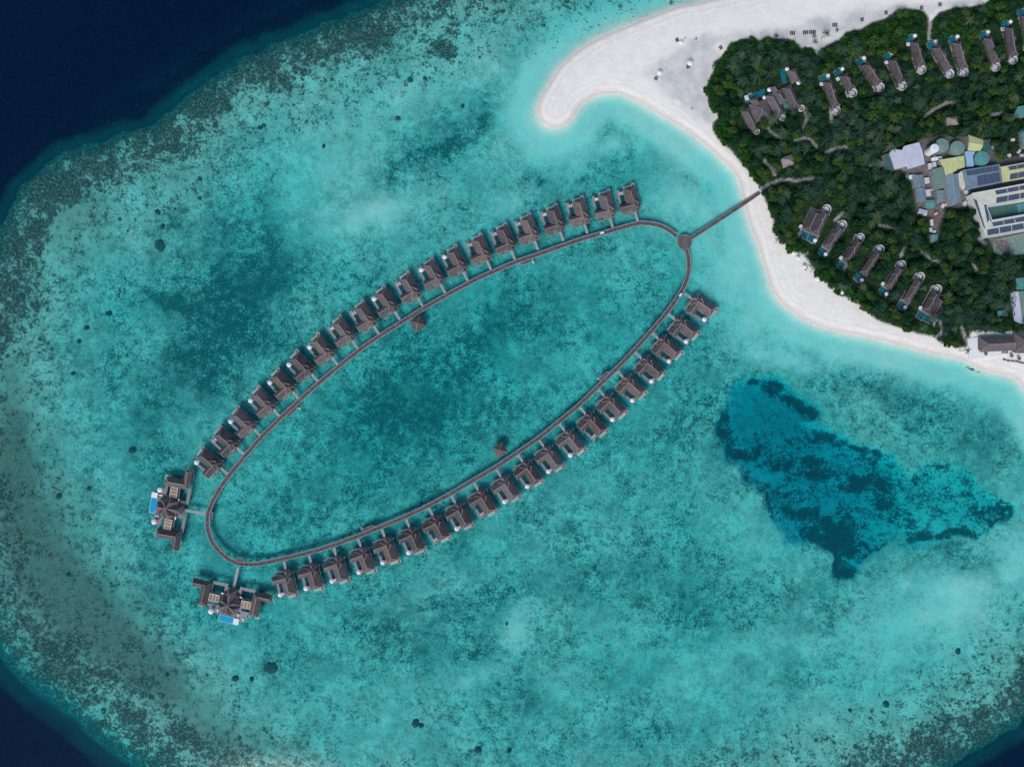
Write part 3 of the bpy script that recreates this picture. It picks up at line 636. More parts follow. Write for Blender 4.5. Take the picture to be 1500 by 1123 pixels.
# ------------------------------------------------------------------ ring boardwalk
def ribbon(pts, w, z0, z1, closed=False):
    mb = MB(); n = len(pts); L = []; Rr = []
    for i, p in enumerate(pts):
        a = Vector(pts[max(i - 1, 0)]); b = Vector(pts[min(i + 1, n - 1)]); d = (b - a).normalized(); nn = Vector((-d.y, d.x)) * w / 2
        L.append((p[0] + nn.x, p[1] + nn.y)); Rr.append((p[0] - nn.x, p[1] - nn.y))
    vs = []
    for i in range(n): vs += [(*L[i], z0), (*L[i], z1), (*Rr[i], z1), (*Rr[i], z0)]
    fs = []
    for i in range(n - 1):
        a, b = i * 4, i * 4 + 4
        fs += [(a + 1, a + 2, b + 2, b + 1), (a, b, b + 3, a + 3), (a, a + 1, b + 1, b), (a + 2, a + 3, b + 3, b + 2)]
    fs += [(0, 3, 2, 1), ((n - 1) * 4, (n - 1) * 4 + 1, (n - 1) * 4 + 2, (n - 1) * 4 + 3)]
    mb.add(vs, fs); return mb
def offset(pts, w):
    n = len(pts); o = []
    for i, p in enumerate(pts):
        a = Vector(pts[max(i - 1, 0)]); b = Vector(pts[min(i + 1, n - 1)]); d = (b - a).normalized()
        o.append((p[0] - d.y * w, p[1] + d.x * w))
    return o
BZ = 2.0
wpts = [W(*p, BZ) for p in smooth(WALK, False, 4)]
bw = thing('boardwalk', 'long oval timber boardwalk ring on stilts linking all the water villas', 'boardwalk')
ribbon(wpts, 2.75, BZ - .3, BZ).build('walking_surface', M['board'], bw)
for e in (-1.46, 1.46): ribbon(offset(wpts, e), .34, BZ - .2, BZ + .3).build('edge_rail', M['kerb'], bw)
c0 = W(1003, 355, BZ)
pl = MB(); pl.cyl(*c0, BZ - .28, BZ + .012, 5.3, n=32); pl.build('round_platform', M['plat'], bw)
rr = MB(); rr.ring(*c0, BZ - .2, BZ + .25, 5.5, 5.25, 40, R(52), R(128)); rr.ring(*c0, BZ - .2, BZ + .25, 5.5, 5.25, 40, R(158), R(250)); rr.ring(*c0, BZ - .2, BZ + .25, 5.5, 5.25, 40, R(285), R(385))
rr.build('platform_rail', M['kerb'], bw)
BAYS = [(428,599,425,595),(773,379,771,378),(885,551,887,553),(539,775,540,777),(308,755,304,755),(351,822,352,825)]
for i, (bx_, by_, _, _) in enumerate(BAYS):
    p = Vector(W(bx_, by_, BZ)); j = min(range(1, len(wpts) - 1), key=lambda k: (Vector(wpts[k]) - p).length)
    q = Vector(wpts[j]); d = (Vector(wpts[j + 1]) - Vector(wpts[j - 1])).normalized(); cen = Vector(W(655, 575)); nn = Vector((-d.y, d.x))
    if nn.dot(cen - q) < 0: nn = -nn
    L = 5.0 if i < 4 else 3.4
    poly = [tuple(q + d * L + nn * 1.3), tuple(q + d * (L - 1.3) + nn * 3.6), tuple(q - d * (L - 1.3) + nn * 3.6), tuple(q - d * L + nn * 1.3)]
    mb = MB(); mb.prism(poly, BZ - .3, BZ - .004); by = mb.build('passing_bay', M['board'], bw)
    r_ = MB()
    for k in range(3): r_.bar((*poly[k], BZ + .1), (*poly[k + 1], BZ + .1), .2, .3)
    r_.build('bay_rail', M['kerb'], by)
    if i < 4:
        s_ = MB(); a = q - d * (L - .6) + nn * 3.2; s_.bar((*a, BZ), (*(a + (nn * 1.8 - d * .6)), .4), .8, .1); s_.build('steps', M['whitew'], by)
for k in range(4, len(wpts) - 4, 3):
    q = Vector(wpts[k]); d = (Vector(wpts[k + 1]) - Vector(wpts[k - 1])).normalized(); nn = Vector((-d.y, d.x))
    if k % 2 == 0 or True:
        mb = MB(); mb.cyl(*(q + nn * (1.1 if k % 2 else -1.1)), -4, BZ - .305, .16, n=6); mb.build('stilt', M['stilt'], bw)
bp = [W(*p, BZ) for p in smooth([(1012,349),(1040,331),(1076,307.5),(1113,282)], False, 4)]
br = thing('jetty_bridge', 'straight dark timber bridge from the round platform across the beach to the trees', 'bridge')
ribbon(bp, 2.3, BZ - .3, BZ - .006).build('walking_surface', M['board'], br)
for e in (-1.2, 1.2): ribbon(offset(bp, e), .18, BZ - .1, BZ + .2).build('edge_rail', M['kerb'], br)
for p in bp[1:-1:2]:
    mb = MB(); mb.cyl(*p, -3, BZ - .31, .2, n=6); mb.build('stilt', M['stilt'], br)
# pavilions
def pavilion(px, py, ang, label, half=9.2):
    r = thing('pavilion', label, 'pavilion', (*W(px, py, 5), 0), ang, 'pyramid roofed pavilions on the boardwalk')
    h = half * U
    f = MB(); f.box(-h + .5, h - .5, -h + .5, h - .5, BZ - .35, BZ - .02); f.build('floor', M['deck'], r)
    rf = MB(); cp = MB(); rf.add([(-h, -h, 4.6), (h, -h, 4.6), (h, h, 4.6), (-h, h, 4.6), (0, 0, 7.9)], [(0, 1, 4), (1, 2, 4), (2, 3, 4), (3, 0, 4), (3, 2, 1, 0)])
    for a in ((-h, -h), (h, -h), (h, h), (-h, h)): cp.bar((*a, 4.6), (0, 0, 7.9), .26, .14)
    ro = rf.build('roof', M['roofc'], r); cp.build('ridge_cap', M['ridge'], ro)
    for a in ((-1, -1), (1, -1), (1, 1), (-1, 1)):
        p = MB(); p.cyl(a[0] * (h - .7), a[1] * (h - .7), BZ, 4.58, .15, n=8); p.build('post', M['wall'], r)
        p = MB(); p.cyl(a[0] * (h - .9), a[1] * (h - .9), -4, BZ - .36, .18, n=8); p.build('stilt', M['stilt'], r)
pavilion(612, 474, R(31), 'square pyramid roofed pavilion hanging inside the ring off the northern boardwalk')
pavilion(732.5, 659, R(31), 'square pyramid roofed pavilion hanging inside the ring off the southern boardwalk', 8.6)
# golf carts
def cart(px, py, ang, label):
    r = thing('golf_cart', label, 'golf cart', (*W(px, py, 3.5), BZ), ang, 'golf carts on the boardwalk')
    b = MB(); b.box(-.6, .6, -1.35, 1.25, .3, .75); b.box(-.55, .55, 1.0, 1.5, .3, .85); b.build('body', M['whitew'], r)
    t = MB(); t.box(-.65, .65, -1.4, 1.0, 1.85, 1.95); t.box(-.5, .5, -1.2, .8, 1.951, 2.0); t.build('canopy', M['white'], r)
    s = MB(); s.box(-.5, .5, -.3, .2, .751, 1.05); s.box(-.5, .5, -.42, -.31, .76, 1.4); s.build('seat', M['dark'], r)
    for x in (-.55, .55):
        for y in (-1.25, .9):
            p = MB(); p.bar((x, y, .76), (x, y, 1.84), .05); p.build('roof_post', M['dark'], r)
        for y in (-.9, 1.0):
            w = MB(); w.add([(x * 1.12 + dx, y + .26 * math.cos(k * .785), .26 + .26 * math.sin(k * .785)) for dx in (-.09, .09) for k in range(8)], [tuple(range(8)), tuple(range(15, 7, -1))] + [(k, k + 8, (k + 1) % 8 + 8, (k + 1) % 8) for k in range(8)]); w.build('wheel', M['dark'], r)
cart(997, 431.5, R(-36), 'white golf cart on the eastern curve of the boardwalk below the round platform')
cart(882, 341, R(106), 'small white golf cart on the northern boardwalk near the third villa')

# ------------------------------------------------------------------ two large residences
def residence(S, u, sg, label):
    ang = math.atan2(-u[0], -u[1]); ux, uy = u[0], -u[1]
    rz = math.atan2(-ux, uy)
    loc = (*W(S[0], S[1], 2.6), 0)
    root = thing('water_residence', label, 'villa', loc, rz, 'large twin pool residences at the ring tip')
    DK = 2.0
    def bx(mb, b0, b1, a0, a1, z0, z1): return mb.box((b0 - 1) * U * sg, (b1 - 1) * U * sg, a0 * U, a1 * U, z0, z1)
    w = MB(); bx(w, -.8, 2.8, 2.4, 34, DK - .25, DK - .01); wk = w.build('footbridge', M['walk'], root)
    for e in (-.7, 2.7):
        h = MB(); h.bar(((e - 1) * U * sg, 3 * U, DK + .9), ((e - 1) * U * sg, 33 * U, DK + .9), .14, .1)
        for a in (4, 11, 18, 25, 32): h.bar(((e - 1) * U * sg, a * U, DK), ((e - 1) * U * sg, a * U, DK + .9), .08)
        h.build('handrail', M['kerb'], wk)
    for side in (1, -1):
        def B(mb, b0, b1, a0, a1, z0, z1): return mb.box((b0 - 1) * U * side * sg, (b1 - 1) * U * side * sg, a0 * U, a1 * U, z0, z1)
        d = MB()
        B(d, 10, 34, 29, 33.6, DK - .3, DK); B(d, 10, 13.5, 33.6, 45, DK - .3, DK); B(d, 31.2, 34, 33.6, 66, DK - .3, DK); B(d, 13.5, 31.2, 44.6, 57, DK - .3, DK)
        B(d, 14, 18.5, 57, 66, DK - .3, DK); B(d, 18.5, 31.2, 63.5, 68, DK - .3, DK); B(d, 14, 29, 68, 74, DK - .3, DK)
        if side * sg < 0: B(d, 20, 28, 74, 79, DK - .3, DK - .01)
        d.build('deck', M['deck'], root)
        pg = MB()
        for a in (46.5, 56.7): B(pg, 17.3, 32.3, a, a + .9, 3.7, 3.95)
        for b in (17.3, 21.8, 26.5, 31.4): B(pg, b, b + .9, 47.4, 56.7, 3.7, 3.94)
        po = pg.build('pergola', M['cream'], root)
        rp = MB()
        for b in (18.2, 22.7, 27.4): B(rp, b + .1, b + 3.5, 47.5, 56.6, 3.6, 3.78)
        rp.build('reed_cover', M['tan'], po)
        # side house: long roof plus outer bathroom wing
        wl = MB(); B(wl, 34, 44, 34, 64, DK, 4.2); B(wl, 44, 58, 32, 39, DK, 4.2); wl.build('wall', M['wall'], root)
        rf = MB(); cp = MB()
        x0, x1 = sorted(((32.6 - 1) * U * side * sg, (46.2 - 1) * U * side * sg)); hip(rf, cp, x0, x1, 31.5 * U, 66.5 * U, 'y', 4.0, 6.9, 2.6, 3.2)
        x0, x1 = sorted(((38 - 1) * U * side * sg, (60.5 - 1) * U * side * sg)); hip(rf, cp, x0, x1, 29.5 * U, 41.0 * U, 'x', 4.03, 6.5, 1.2, 1.2)
        ro = rf.build('side_roof', M['roof'], root); cp.build('ridge_cap', M['ridge'], ro)
        e = MB(); B(e, 40, 47, 66.6, 70.5, DK - .9, DK - .6); e.build('sunken_deck', M['net'], root)
        r_ = MB(); pr = [(46, 28.6), (50, 28.6), (50, 27.6), (55, 27.6), (55, 28.8), (61.5, 28.8), (61.5, 36)]
        for i in range(len(pr) - 1): r_.bar(((pr[i][0] - 1) * U * side * sg, pr[i][1] * U, 3), ((pr[i + 1][0] - 1) * U * side * sg, pr[i + 1][1] * U, 3), .2, .12)
        r_.build('railing', M['kerb'], root)
        c_ = MB(); B(c_, 12.0, 16.5, 42.5, 44.3, DK + .9, DK + 1.3); c_.build('white_screen', M['white'], root)
        for (b, a) in [(12, 31), (32, 31), (32, 50), (32, 65), (45, 64), (58, 32), (46, 45), (17, 73), (27, 73)]:
            q = MB(); q.cyl((b - 1) * U * side * sg, a * U, -4, DK - .31, .2, n=8); q.build('stilt', M['stilt'], root)
    # central pavilion: star of crossing hips
    d = MB(); bx(d, -11.9, 13.9, 34, 74, DK - .32, DK - .03); d.build('central_deck', M['deck'], root)
    wl = MB(); bx(wl, -9, 11, 42, 70, DK, 4.3); wl.build('central_wall', M['wall'], root)
    rf = MB(); cp = MB(); f = U
    hip(rf, cp, -6.5 * f, 6.5 * f, 33.5 * f, 73.5 * f, 'y', 4.05, 7.6, 3.4, 3.4)
    for k in (1, -1):
        c = (0, 56 * U); L, wd = 16 * U, 6.8 * U
        P = rot_pts([(-wd, -L), (wd, -L), (wd, L), (-wd, L), (0, -L + 3), (0, L - 3)], c, k * R(62))
        zz = 4.1 + .04 * k
        vs = [(*P[0], zz), (*P[1], zz), (*P[2], zz), (*P[3], zz), (*P[4], 7.9), (*P[5], 7.9)]
        rf.add(vs, [(0, 1, 4), (1, 2, 5, 4), (2, 3, 5), (3, 0, 4, 5), (3, 2, 1, 0)])
        cp.bar(vs[4], vs[5], .3, .14)
        for a, b in ((0, 4), (1, 4), (2, 5), (3, 5)): cp.bar(vs[a], vs[b], .18, .12)
    ro = rf.build('central_roof', M['roof'], root); cp.build('ridge_cap', M['ridge'], ro)
    pb = MB(); bx(pb, -9, 14, 75.4, 85.3, .4, 1.55); po = pb.build('pool_basin', M['whitew'], root)
    pw = MB(); bx(pw, -8.4, 13.4, 76, 84.8, 1.4, 1.57); pw.build('pool_water', M['poolb'], po)
    dp = MB(); bx(dp, -16.5, -8.6, 76.5, 85.6, 1.2, 1.72); dp.build('pool_sundeck', M['white'], root)
    for (b, a, kind) in [(24.7, 72, 'p'), (-22.8, 76, 'l') if sg > 0 else (-22.8, 72, 'p'), (16.5, 71, 'l'), (-14.5, 71, 'l')]:
        at = local_to_world(loc, rz, (b - 1) * U * sg, a * U, DK)
        nm = 'north-western' if sg < 0 else 'southern'
        if kind == 'p': place(par0, at, rz, f"white parasol at the {'plain' if b > 0 else 'sundeck'} end of the {nm} residence pool", 'parasols on the residence decks', 1.2)
        else: place(lw0, at, rz, f"white daybed on the {nm} residence deck, {'plain pool end' if b == 16.5 else 'sundeck side, inner' if b == -14.5 else 'sundeck side, outer'}", 'white daybeds on the residence decks', 1.4)
    st_ = MB()
    if sg < 0: st_.bar(((-60) * U * sg * 1, 33 * U, 2.4), ((-66) * U * sg, 42 * U, .3), .8, .15)
    else: st_.bar((-60 * U * sg, 36 * U, 2.4), (-63 * U * sg, 44 * U, .3), .5, .12)
    st_.build('sea_stairs', M['ridge'] if sg < 0 else M['kerb'], root)
residence((349, 829), (-.215, .977), 1, 'large brown roofed stilt residence with bright blue pool south of the ring tip')
residence((302.5, 753), (-.984, -.179), -1, 'large brown roofed stilt residence with bright blue pool west of the ring')

exec_land = True
# ------------------------------------------------------------------ land villas
BLOCK = []          # (polyline, radius) in photo pixels kept free of trees
LZ = 1.6            # ground level on land
def lvilla(pool, bath, label, group, width=7.6, umb=True, daybed=1, bathside=1, wide=False, mir=None):
    if mir is None: mir = 'north' in group
    p = Vector(W(*pool, 2.5)); b = Vector(W(*bath, 3)); d = (b - p); L = d.length; u = d.normalized()
    rz = math.atan2(-u.x, u.y)          # local +Y from pool end to bath end
    loc = (p.x, p.y, LZ)
    r = thing('beach_villa', label, 'villa', loc, rz, group)
    w = width * K * .5
    f = MB(); f.box(-w - .6, w + .8, -3.6, L - 1.5, -.4, .12); f.build('terrace', M['deck'], r)
    pl = MB(); pl.prism([(-w - .4, -3.0), (w * .5, -4.0), (w * .5, 1.8), (-w - .4, 1.8)], -.2, .16); pl.build('plunge_pool', M['poolt'], r)
    if wide:
        sx_ = -1 if wide < 0 else 1
        pl = MB(); pl.prism([(sx_ * w * 3.0, -3.0), (sx_ * w * .52 - .42 * (sx_ < 0) - (w * .48 if sx_ < 0 else 0), -3.0), (sx_ * w * .52 - .42 * (sx_ < 0) - (w * .48 if sx_ < 0 else 0), 1.6), (sx_ * w * 3.0, 1.6)], -.2, .158); pl.build('pool_extension', M['poolt'], r)
        f = MB(); f.box(*sorted((sx_ * w * 3.6, sx_ * (w + .85))), -3.6, L - 3, -.4, .10); f.build('side_terrace', M['conc'], r)
    e = MB(); e.bar((-w - .5, -3.1, .15), (w * .5, -4.1, .15), .4, .3); e.bar((w * .5, -4.1, .15), (w * .5, 0, .15), .4, .3); e.bar((-w - .5, -3.1, .15), (-w - .5, 1.9, .15), .25, .3); e.build('pool_edge', M['kerb'], r)
    y0, y1 = 2.3, L - 2.3
    wl = MB(); wl.box(-w + .3, w - .3, y0 + .6, y1 - .3, .12, 2.7); wl.build('wall', M['wall'], r)
    rf = MB(); cp = MB()
    hip(rf, cp, -w, w, y0, y1, 'y', 2.6, 4.9, w, w * .9, .28)
    c = (y0 + y1) / 2
    P = rot_pts([(-w * .8, -w * .95), (w * .8, -w * .95), (w * .8, w * .95), (-w * .8, w * .95), (0, -w * .95), (0, w * .95)], (w * .08, c + .4), R(32))
    vs = [(*P[i], 2.75) for i in range(4)] + [(*P[4], 4.75), (*P[5], 4.75)]
    rf.add(vs, [(0, 1, 4), (1, 2, 5, 4), (2, 3, 5), (3, 0, 4, 5), (3, 2, 1, 0)]); cp.bar(vs[4], vs[5], .2, .12)
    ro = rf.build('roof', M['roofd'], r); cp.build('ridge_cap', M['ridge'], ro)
    if wide:
        rf = MB(); cp = MB(); sx = -1 if wide < 0 else 1
        x0, x1 = sorted((sx * w * .6, sx * w * (3.5 if sx < 0 else 2.9)))
        hip(rf, cp, x0, x1, y0 - .5, y1 - 3.4, 'y', 2.64, 4.6, 1.8, 1.8, .28)
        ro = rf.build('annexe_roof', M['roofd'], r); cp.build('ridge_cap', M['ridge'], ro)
        wl = MB(); wl.box(x0 + .4, x1 - .4, y0 + .3, y1 - 4, .1, 2.63); wl.build('annexe_wall', M['wall'], r)
    bt = MB(); bt.ring(0, L, -.1, 1.9, 3.2, 2.85, 26, R(-150), R(190)); bt.ring(w * .8, L - 3.2, -.1, 1.8, 1.1, .8, 14)
    bo = bt.build('bath_wall', M['whitew'], r); bo.rotation_euler = (0, 0, 0)
    bf = MB(); bf.cyl(0, L, -.3, .5, 2.0, n=22); bf.build('bath_floor', M['metalg'], r)
    if random.random() < .75:
        g = MB(); g.bar((-w - .3, L - 4, .9), (-w - 1.2, L - .2, .9), .22, 1.6); g.ring(-w - .6, L, -.1, 1.7, .8, .62, 12, R(20), R(300)); g.build('garden_wall', M['whitew'], r)
    if daybed:
        wx_ = w * 3.5 if wide and wide < 0 else w
        db = MB(); db.box(-wx_ - 2.6, -wx_ - .2, 1.7, 4.3, 2.1, 2.3); db.build('cabana_roof', M['whitew'], r)
        dc = MB()
        for x in (-wx_ - 2.4, -wx_ - .4):
            for y in (2.1, 4.1): dc.box(x - .06, x + .06, y - .06, y + .06, -.3, 2.09)
        dc.build('cabana_frame', M['wall'], r)
    if mir:
        for ch in r.children_recursive:
            ch.data.transform(Matrix.Scale(-1, 4, (1, 0, 0))); ch.data.flip_normals()
    mm = -1 if mir else 1
    if daybed:
        q_ = local_to_world(loc, rz, (-w - 2) * mm, 2.5, 0); q_ = (q_[0] / K + CX, CY - q_[1] / K); BLOCK.append(([q_, q_], 6))
    if umb: place(par0, local_to_world(loc, rz, w * .62 * mm, -1.6, LZ + .13), rz, f"white parasol at the {label.split(', ')[1] if ', ' in label else label}", 'parasols at the beach villas', .95)
    BLOCK.append(([pool, bath], 9.0 if not wide else 13.0))
    if wide and wide < 0: BLOCK.append(([(1170, 332), (1188, 302)], 9))
NV = [((1475,37),(1484,88)),((1443,52),(1459,98)),((1398,59),(1412,106)),((1367,66),(1391,108)),((1336,58),(1350,102)),((1303,84),(1322,126)),((1263,91),(1289,128)),((1231,107),(1249,136)),((1209,116),(1225,162))]
for i, (a, b) in enumerate(NV):
    lvilla(a, b, f'beach villa, {ORD[i]} of the northern row counting from the right edge', 'beach villas on the north side of the island', 13.2, True, i in (0, 4, 5, 7, 8))
SV = [((1207,368),(1234,329)),((1235,388),(1260,348)),((1260,406),(1289,365)),((1296,426),(1321,388)),((1323,446),(1348,405))]
for i, (a, b) in enumerate(SV):
    lvilla(a, b, f'narrow beach villa, {ORD[i]} single villa of the southern row from the bridge', 'beach villas on the south side of the island', 12.2, i != 1, i in (1, 3))
lvilla((1191,348), (1211,306), 'wide double roofed beach villa, nearest villa to the bridge', 'beach villas on the south side of the island', 12, True, True, 1, -1)
lvilla((1352,461), (1373,423), 'wide double roofed beach villa, last of the southern row before the restaurant', 'beach villas on the south side of the island', 13, False, True, 1, 1)
lvilla((1499,20), (1509,70), 'beach villa cut by the right edge, behind the northern beach', 'beach villas on the north side of the island', 13.2, True, False)

# house with several roofs at the north-west tip
def zt(x, y): return (1020 + x / 5.617, y / 5.617)
def obb_roof(root, c, w, l, ang, ze=2.8, zr=5.2, inset=None):
    """hip roof centred at photo pixel c, sizes in pixels, ang = image angle of its long axis"""
    cx, cy = W(*c, 5); lx, ly = root.location.x, root.location.y
    e = bpy.data.objects.new('roof', None)
    rf = MB(); cp = MB(); hw, hl = w * K / 2, l * K / 2
    hip(rf, cp, -hw, hw, -hl, hl, 'y', ze, zr, inset if inset is not None else hw, inset if inset is not None else hw, .26)
    ro = rf.build('roof', M['roofb'], root, (cx - lx, cy - ly, 0)); ro.rotation_euler = (0, 0, R(-90 - ang) + 0)
    co = cp.build('ridge_cap', M['ridge'], ro)
    wl = MB(); wl.box(-hw + .4, hw - .4, -hl + .4, hl - .4, .05, ze - .19); wo_ = wl.build('wall', M['wall'], root, (cx - lx, cy - ly, 0)); wo_.rotation_euler = ro.rotation_euler
cc_ = zt(560, 860)
hs = thing('estate_house', 'sprawling beach residence of many brown roofs in the palms at the north-west tip', 'house', (*W(*cc_, 0), LZ))
for c, w, l, a in [((445,985),13,34,62),((535,915),27,30,70),((650,860),15,36,62),((785,800),15,36,65),((805,620),14,20,70),((690,800),14,20,60),((645,735),9,12,60),((490,840),12,14,60)]:
    obb_roof(hs, zt(c[0], c[1]), w, l, a)
    BLOCK.append(([zt(c[0], c[1]), zt(c[0], c[1])], 12))
def quadm(mb, pts, ref, z0, z1, h=2):
    P = [W(*p, h) for p in pts]; mb.prism([(x - ref[0], y - ref[1]) for x, y in P], z0, z1)
ref = (hs.location.x, hs.location.y)
q = MB(); quadm(q, [zt(*p) for p in [(385,835),(420,850),(575,775),(560,725),(430,790)]], ref, -.2, .18); q.build('long_pool', M['poolt'], hs)
q = MB(); quadm(q, [zt(*p) for p in [(680,570),(735,560),(745,680),(710,690)]], ref, -.2, .18); q.build('pool', M['poolt'], hs)
q = MB(); quadm(q, [zt(*p) for p in [(710,850),(770,850),(775,895),(720,900)]], ref, -.2, .18); q.build('garden_pool', M['teal'], hs)
q = MB(); quadm(q, [zt(*p) for p in [(370,800),(560,700),(700,540),(830,560),(850,700),(880,880),(720,970),(560,1000),(470,1090),(400,960)]], ref, -.4, .08); q.build('terrace', M['deck'], hs)
q = MB(); quadm(q, [zt(*p) for p in [(385,800),(415,790),(430,830),(400,840)]], ref, 2.0, 2.2); q.build('cabana_roof', M['whitew'], hs)
for i, p in enumerate([(490,1085),(705,975),(860,895)]):
    a = W(*zt(*p), 2); q = MB(); q.ring(a[0] - ref[0], a[1] - ref[1], 0, 2, 2.3, 2.0, 20, R(-170), R(120)); q.build('bath_wall', M['whitew'], hs)
    q = MB(); q.cyl(a[0] - ref[0], a[1] - ref[1], -.2, .3, 1.4, n=18); q.build('bath_floor', M['conc'], hs); BLOCK.append(([zt(*p), zt(*p)], 6))
for i, (p, wh) in enumerate([((600,740), 'between the long pool and the middle roof'), ((562,805), 'at the eastern end of the long pool'), ((747,570), 'beside the narrow northern pool'), ((840,682), 'on the eastern terrace of the house')]):
    place(par0, (*W(*zt(*p), 4), LZ + .1), 0, f'white parasol {wh} at the north-west estate', 'parasols at the north-west estate', 1.05)
BLOCK += [([zt(400,830), zt(570,750)], 8), ([zt(720,570), zt(720,680)], 8), ([zt(740,870), zt(740,870)], 6), ([zt(390,720), zt(520,690)], 3)]

# small pyramid huts in the trees
for (px, py, h, ang, lab) in [(1154,236,9,R(20),'small brown pyramid roofed hut alone in the trees above the bridge path'),(1395,177,8,R(10),'small brown roofed hut in the trees north of the service yard')]:
    r = thing('garden_hut', lab, 'hut', (*W(px, py, 5), LZ), ang)
    hh = h * K * 1.05; rf = MB(); cp = MB(); rf.add([(-hh, -hh * .8, 3), (hh, -hh * .8, 3), (hh, hh * .8, 3), (-hh, hh * .8, 3), (0, 0, 6)], [(0, 1, 4), (1, 2, 4), (2, 3, 4), (3, 0, 4), (3, 2, 1, 0)])
    for a in ((-hh, -hh * .8), (hh, -hh * .8), (hh, hh * .8), (-hh, hh * .8)): cp.bar((*a, 3), (0, 0, 6), .2, .12)
    ro = rf.build('roof', M['ridge'], r); cp.build('ridge_cap', M['ridge'], ro)
    w_ = MB(); w_.box(-hh + .5, hh - .5, -hh * .8 + .5, hh * .8 - .5, 0, 2.98); w_.build('wall', M['wall'], r); BLOCK.append(([(px, py), (px, py)], 9))

# ------------------------------------------------------------------ service yard
def zs(x, y): return (1260 + x / 5.617, 180 + y / 5.617)
def building(name, pts, h, roofmat, label, cat='building', pitch=0, conv=zs, wallmat=None, seams=None, ridge=None):
    P = [W(*(conv(*p) if conv else p), h) for p in pts]
    cx = sum(p[0] for p in P) / len(P); cy = sum(p[1] for p in P) / len(P)
    r = thing(name, label, cat, (cx, cy, LZ)); L = [(x - cx, y - cy) for x, y in P]; h = h - LZ
    w = MB(); w.prism([(x * .96, y * .96) for x, y in L], -.3, h - .2); w.build('wall', M[wallmat or 'conc'], r)
    rf = MB()
    if pitch and len(L) == 4:
        # ridge along the longer pair of sides
        a = (Vector(L[0]) - Vector(L[1])).length; b = (Vector(L[1]) - Vector(L[2])).length
        if a < b: L = L[1:] + L[:1]
        m0 = ((L[0][0] + L[3][0]) / 2, (L[0][1] + L[3][1]) / 2, h + pitch); m1 = ((L[1][0] + L[2][0]) / 2, (L[1][1] + L[2][1]) / 2, h + pitch)
        ar = sum(L[i][0] * L[(i + 1) % 4][1] - L[(i + 1) % 4][0] * L[i][1] for i in range(4))
        vs = [(*p, h - .2) for p in L] + [(*p, h) for p in L] + [m0, m1]
        rf.add(vs, [(0, 3, 2, 1), (4, 5, 9, 8), (6, 7, 8, 9), (5, 6, 9), (7, 4, 8), (0, 1, 5, 4), (1, 2, 6, 5), (2, 3, 7, 6), (3, 0, 4, 7)])
        ro = rf.build('roof', M[roofmat], r)
        cp = MB(); cp.bar(m0, m1, .35, .15); cp.build('ridge_cap', M['conc'], ro)
    else:
        rf.prism(L, h - .19, h); ro = rf.build('roof', M[roofmat], r)
    if seams:
        sm = MB(); p0, p1, p3 = Vector(L[0]), Vector(L[1]), Vector(L[-1])
        for k in range(1, seams):
            t = k / seams; a = p0.lerp(p1, t) * .98; b = (p3 + (p1 - p0) * t) * .98
            sm.bar((*a, h + .03), (*b, h + .03), .12, .08)
        sm.build('roof_seam', M['conc'], ro)
    return r, ro, L, h
def tank(px, py, rad, h, mat, label, cone=.5, name='water_tank'):
    loc = (*W(px, py, h), LZ); r = thing(name, label, 'tank', loc); h -= LZ
    b = MB(); b.cyl(0, 0, -.2, h, rad, n=32); b.build('shell', M[mat], r, smooth=False)
    t = MB(); t.cyl(0, 0, h + .003, h + cone, rad + .08, .3, n=32); to = t.build('lid', M[mat], r)
    t = MB(); t.cyl(0, 0, h + cone, h + cone + .3, .3, n=10); t.build('hatch', M['conc'], to)
    l = MB()
    for x in (-.25, .25): l.bar((rad + .15, x, 0), (rad + .15, x, h + .5), .06)
    for k in range(int(h / .5)): l.bar((rad + .15, -.25, .4 + k * .5), (rad + .15, .25, .4 + k * .5), .05)
    l.build('ladder', M['conc'], r)
building('storage_shed', [(240,252),(272,215),(345,225),(360,192),(485,160),(512,230),(532,340),(392,380),(385,358),(282,385),(266,320)], 8, 'metalg', 'large pale grey metal roofed shed with stepped outline, largest of the service yard', 'shed')
building('awning_shed', [(195,258),(238,250),(266,330),(278,380),(215,375)], 6, 'dgreen', 'dark green roof against the west end of the large pale grey shed', 'shed')
building('small_shed', [(75,322),(140,295),(190,320),(192,355),(80,362)], 4.5, 'bluegrey', 'small pale blue grey roof among palms west of the service yard', 'shed')
tank(1369, 217.5, 3.1, 9, 'white', 'tall white cylindrical tank beside the large pale grey shed', .25)
tank(1380, 213, 5.0, 6, 'green', 'round flat green tank behind the tall white tank'); tank(1402.5, 217, 5.2, 6, 'green', 'round flat green tank between the white tank and the yellow roof')
tank(1438.5, 232, 5.3, 6.5, 'teal', 'round bright teal tank beside the light blue roof')
building('yellow_roof_house', [(893,98),(1015,142),(990,232),(885,228)], 6, 'yellow', 'yellow green gabled roof at the top of the service yard beside the teal tank', 'building', 1.2)
building('green_shed', [(1020,138),(1050,142),(1085,215),(1060,245),(998,228)], 5, 'dgreen', 'dark green roof against the right side of the top yellow roof', 'shed')
building('blue_shed', [(863,235),(925,235),(935,358),(878,362)], 6, 'blue', 'narrow light blue roof left of the teal tank', 'shed')
building('yellow_roof_house', [(650,305),(855,270),(862,365),(795,382),(790,395),(762,410),(768,430),(700,432),(690,370)], 7, 'yellow', 'L shaped yellow green roof in the middle of the service yard', 'building')
building('green_house', [(592,382),(690,358),(707,530),(618,555)], 6.5, 'green', 'plain green rectangular roof below the L shaped yellow roof', 'building')
building('workshop', [(695,432),(805,418),(832,650),(742,690)], 7, 'bluegrey', 'long blue grey roof running down to the big dark tree', 'building', .8)
building('entrance_canopy', [(805,418),(850,385),(875,440),(868,520),(850,555),(815,520)], 6, 'paley', 'pale canopy at the west end of the solar hall', 'canopy')
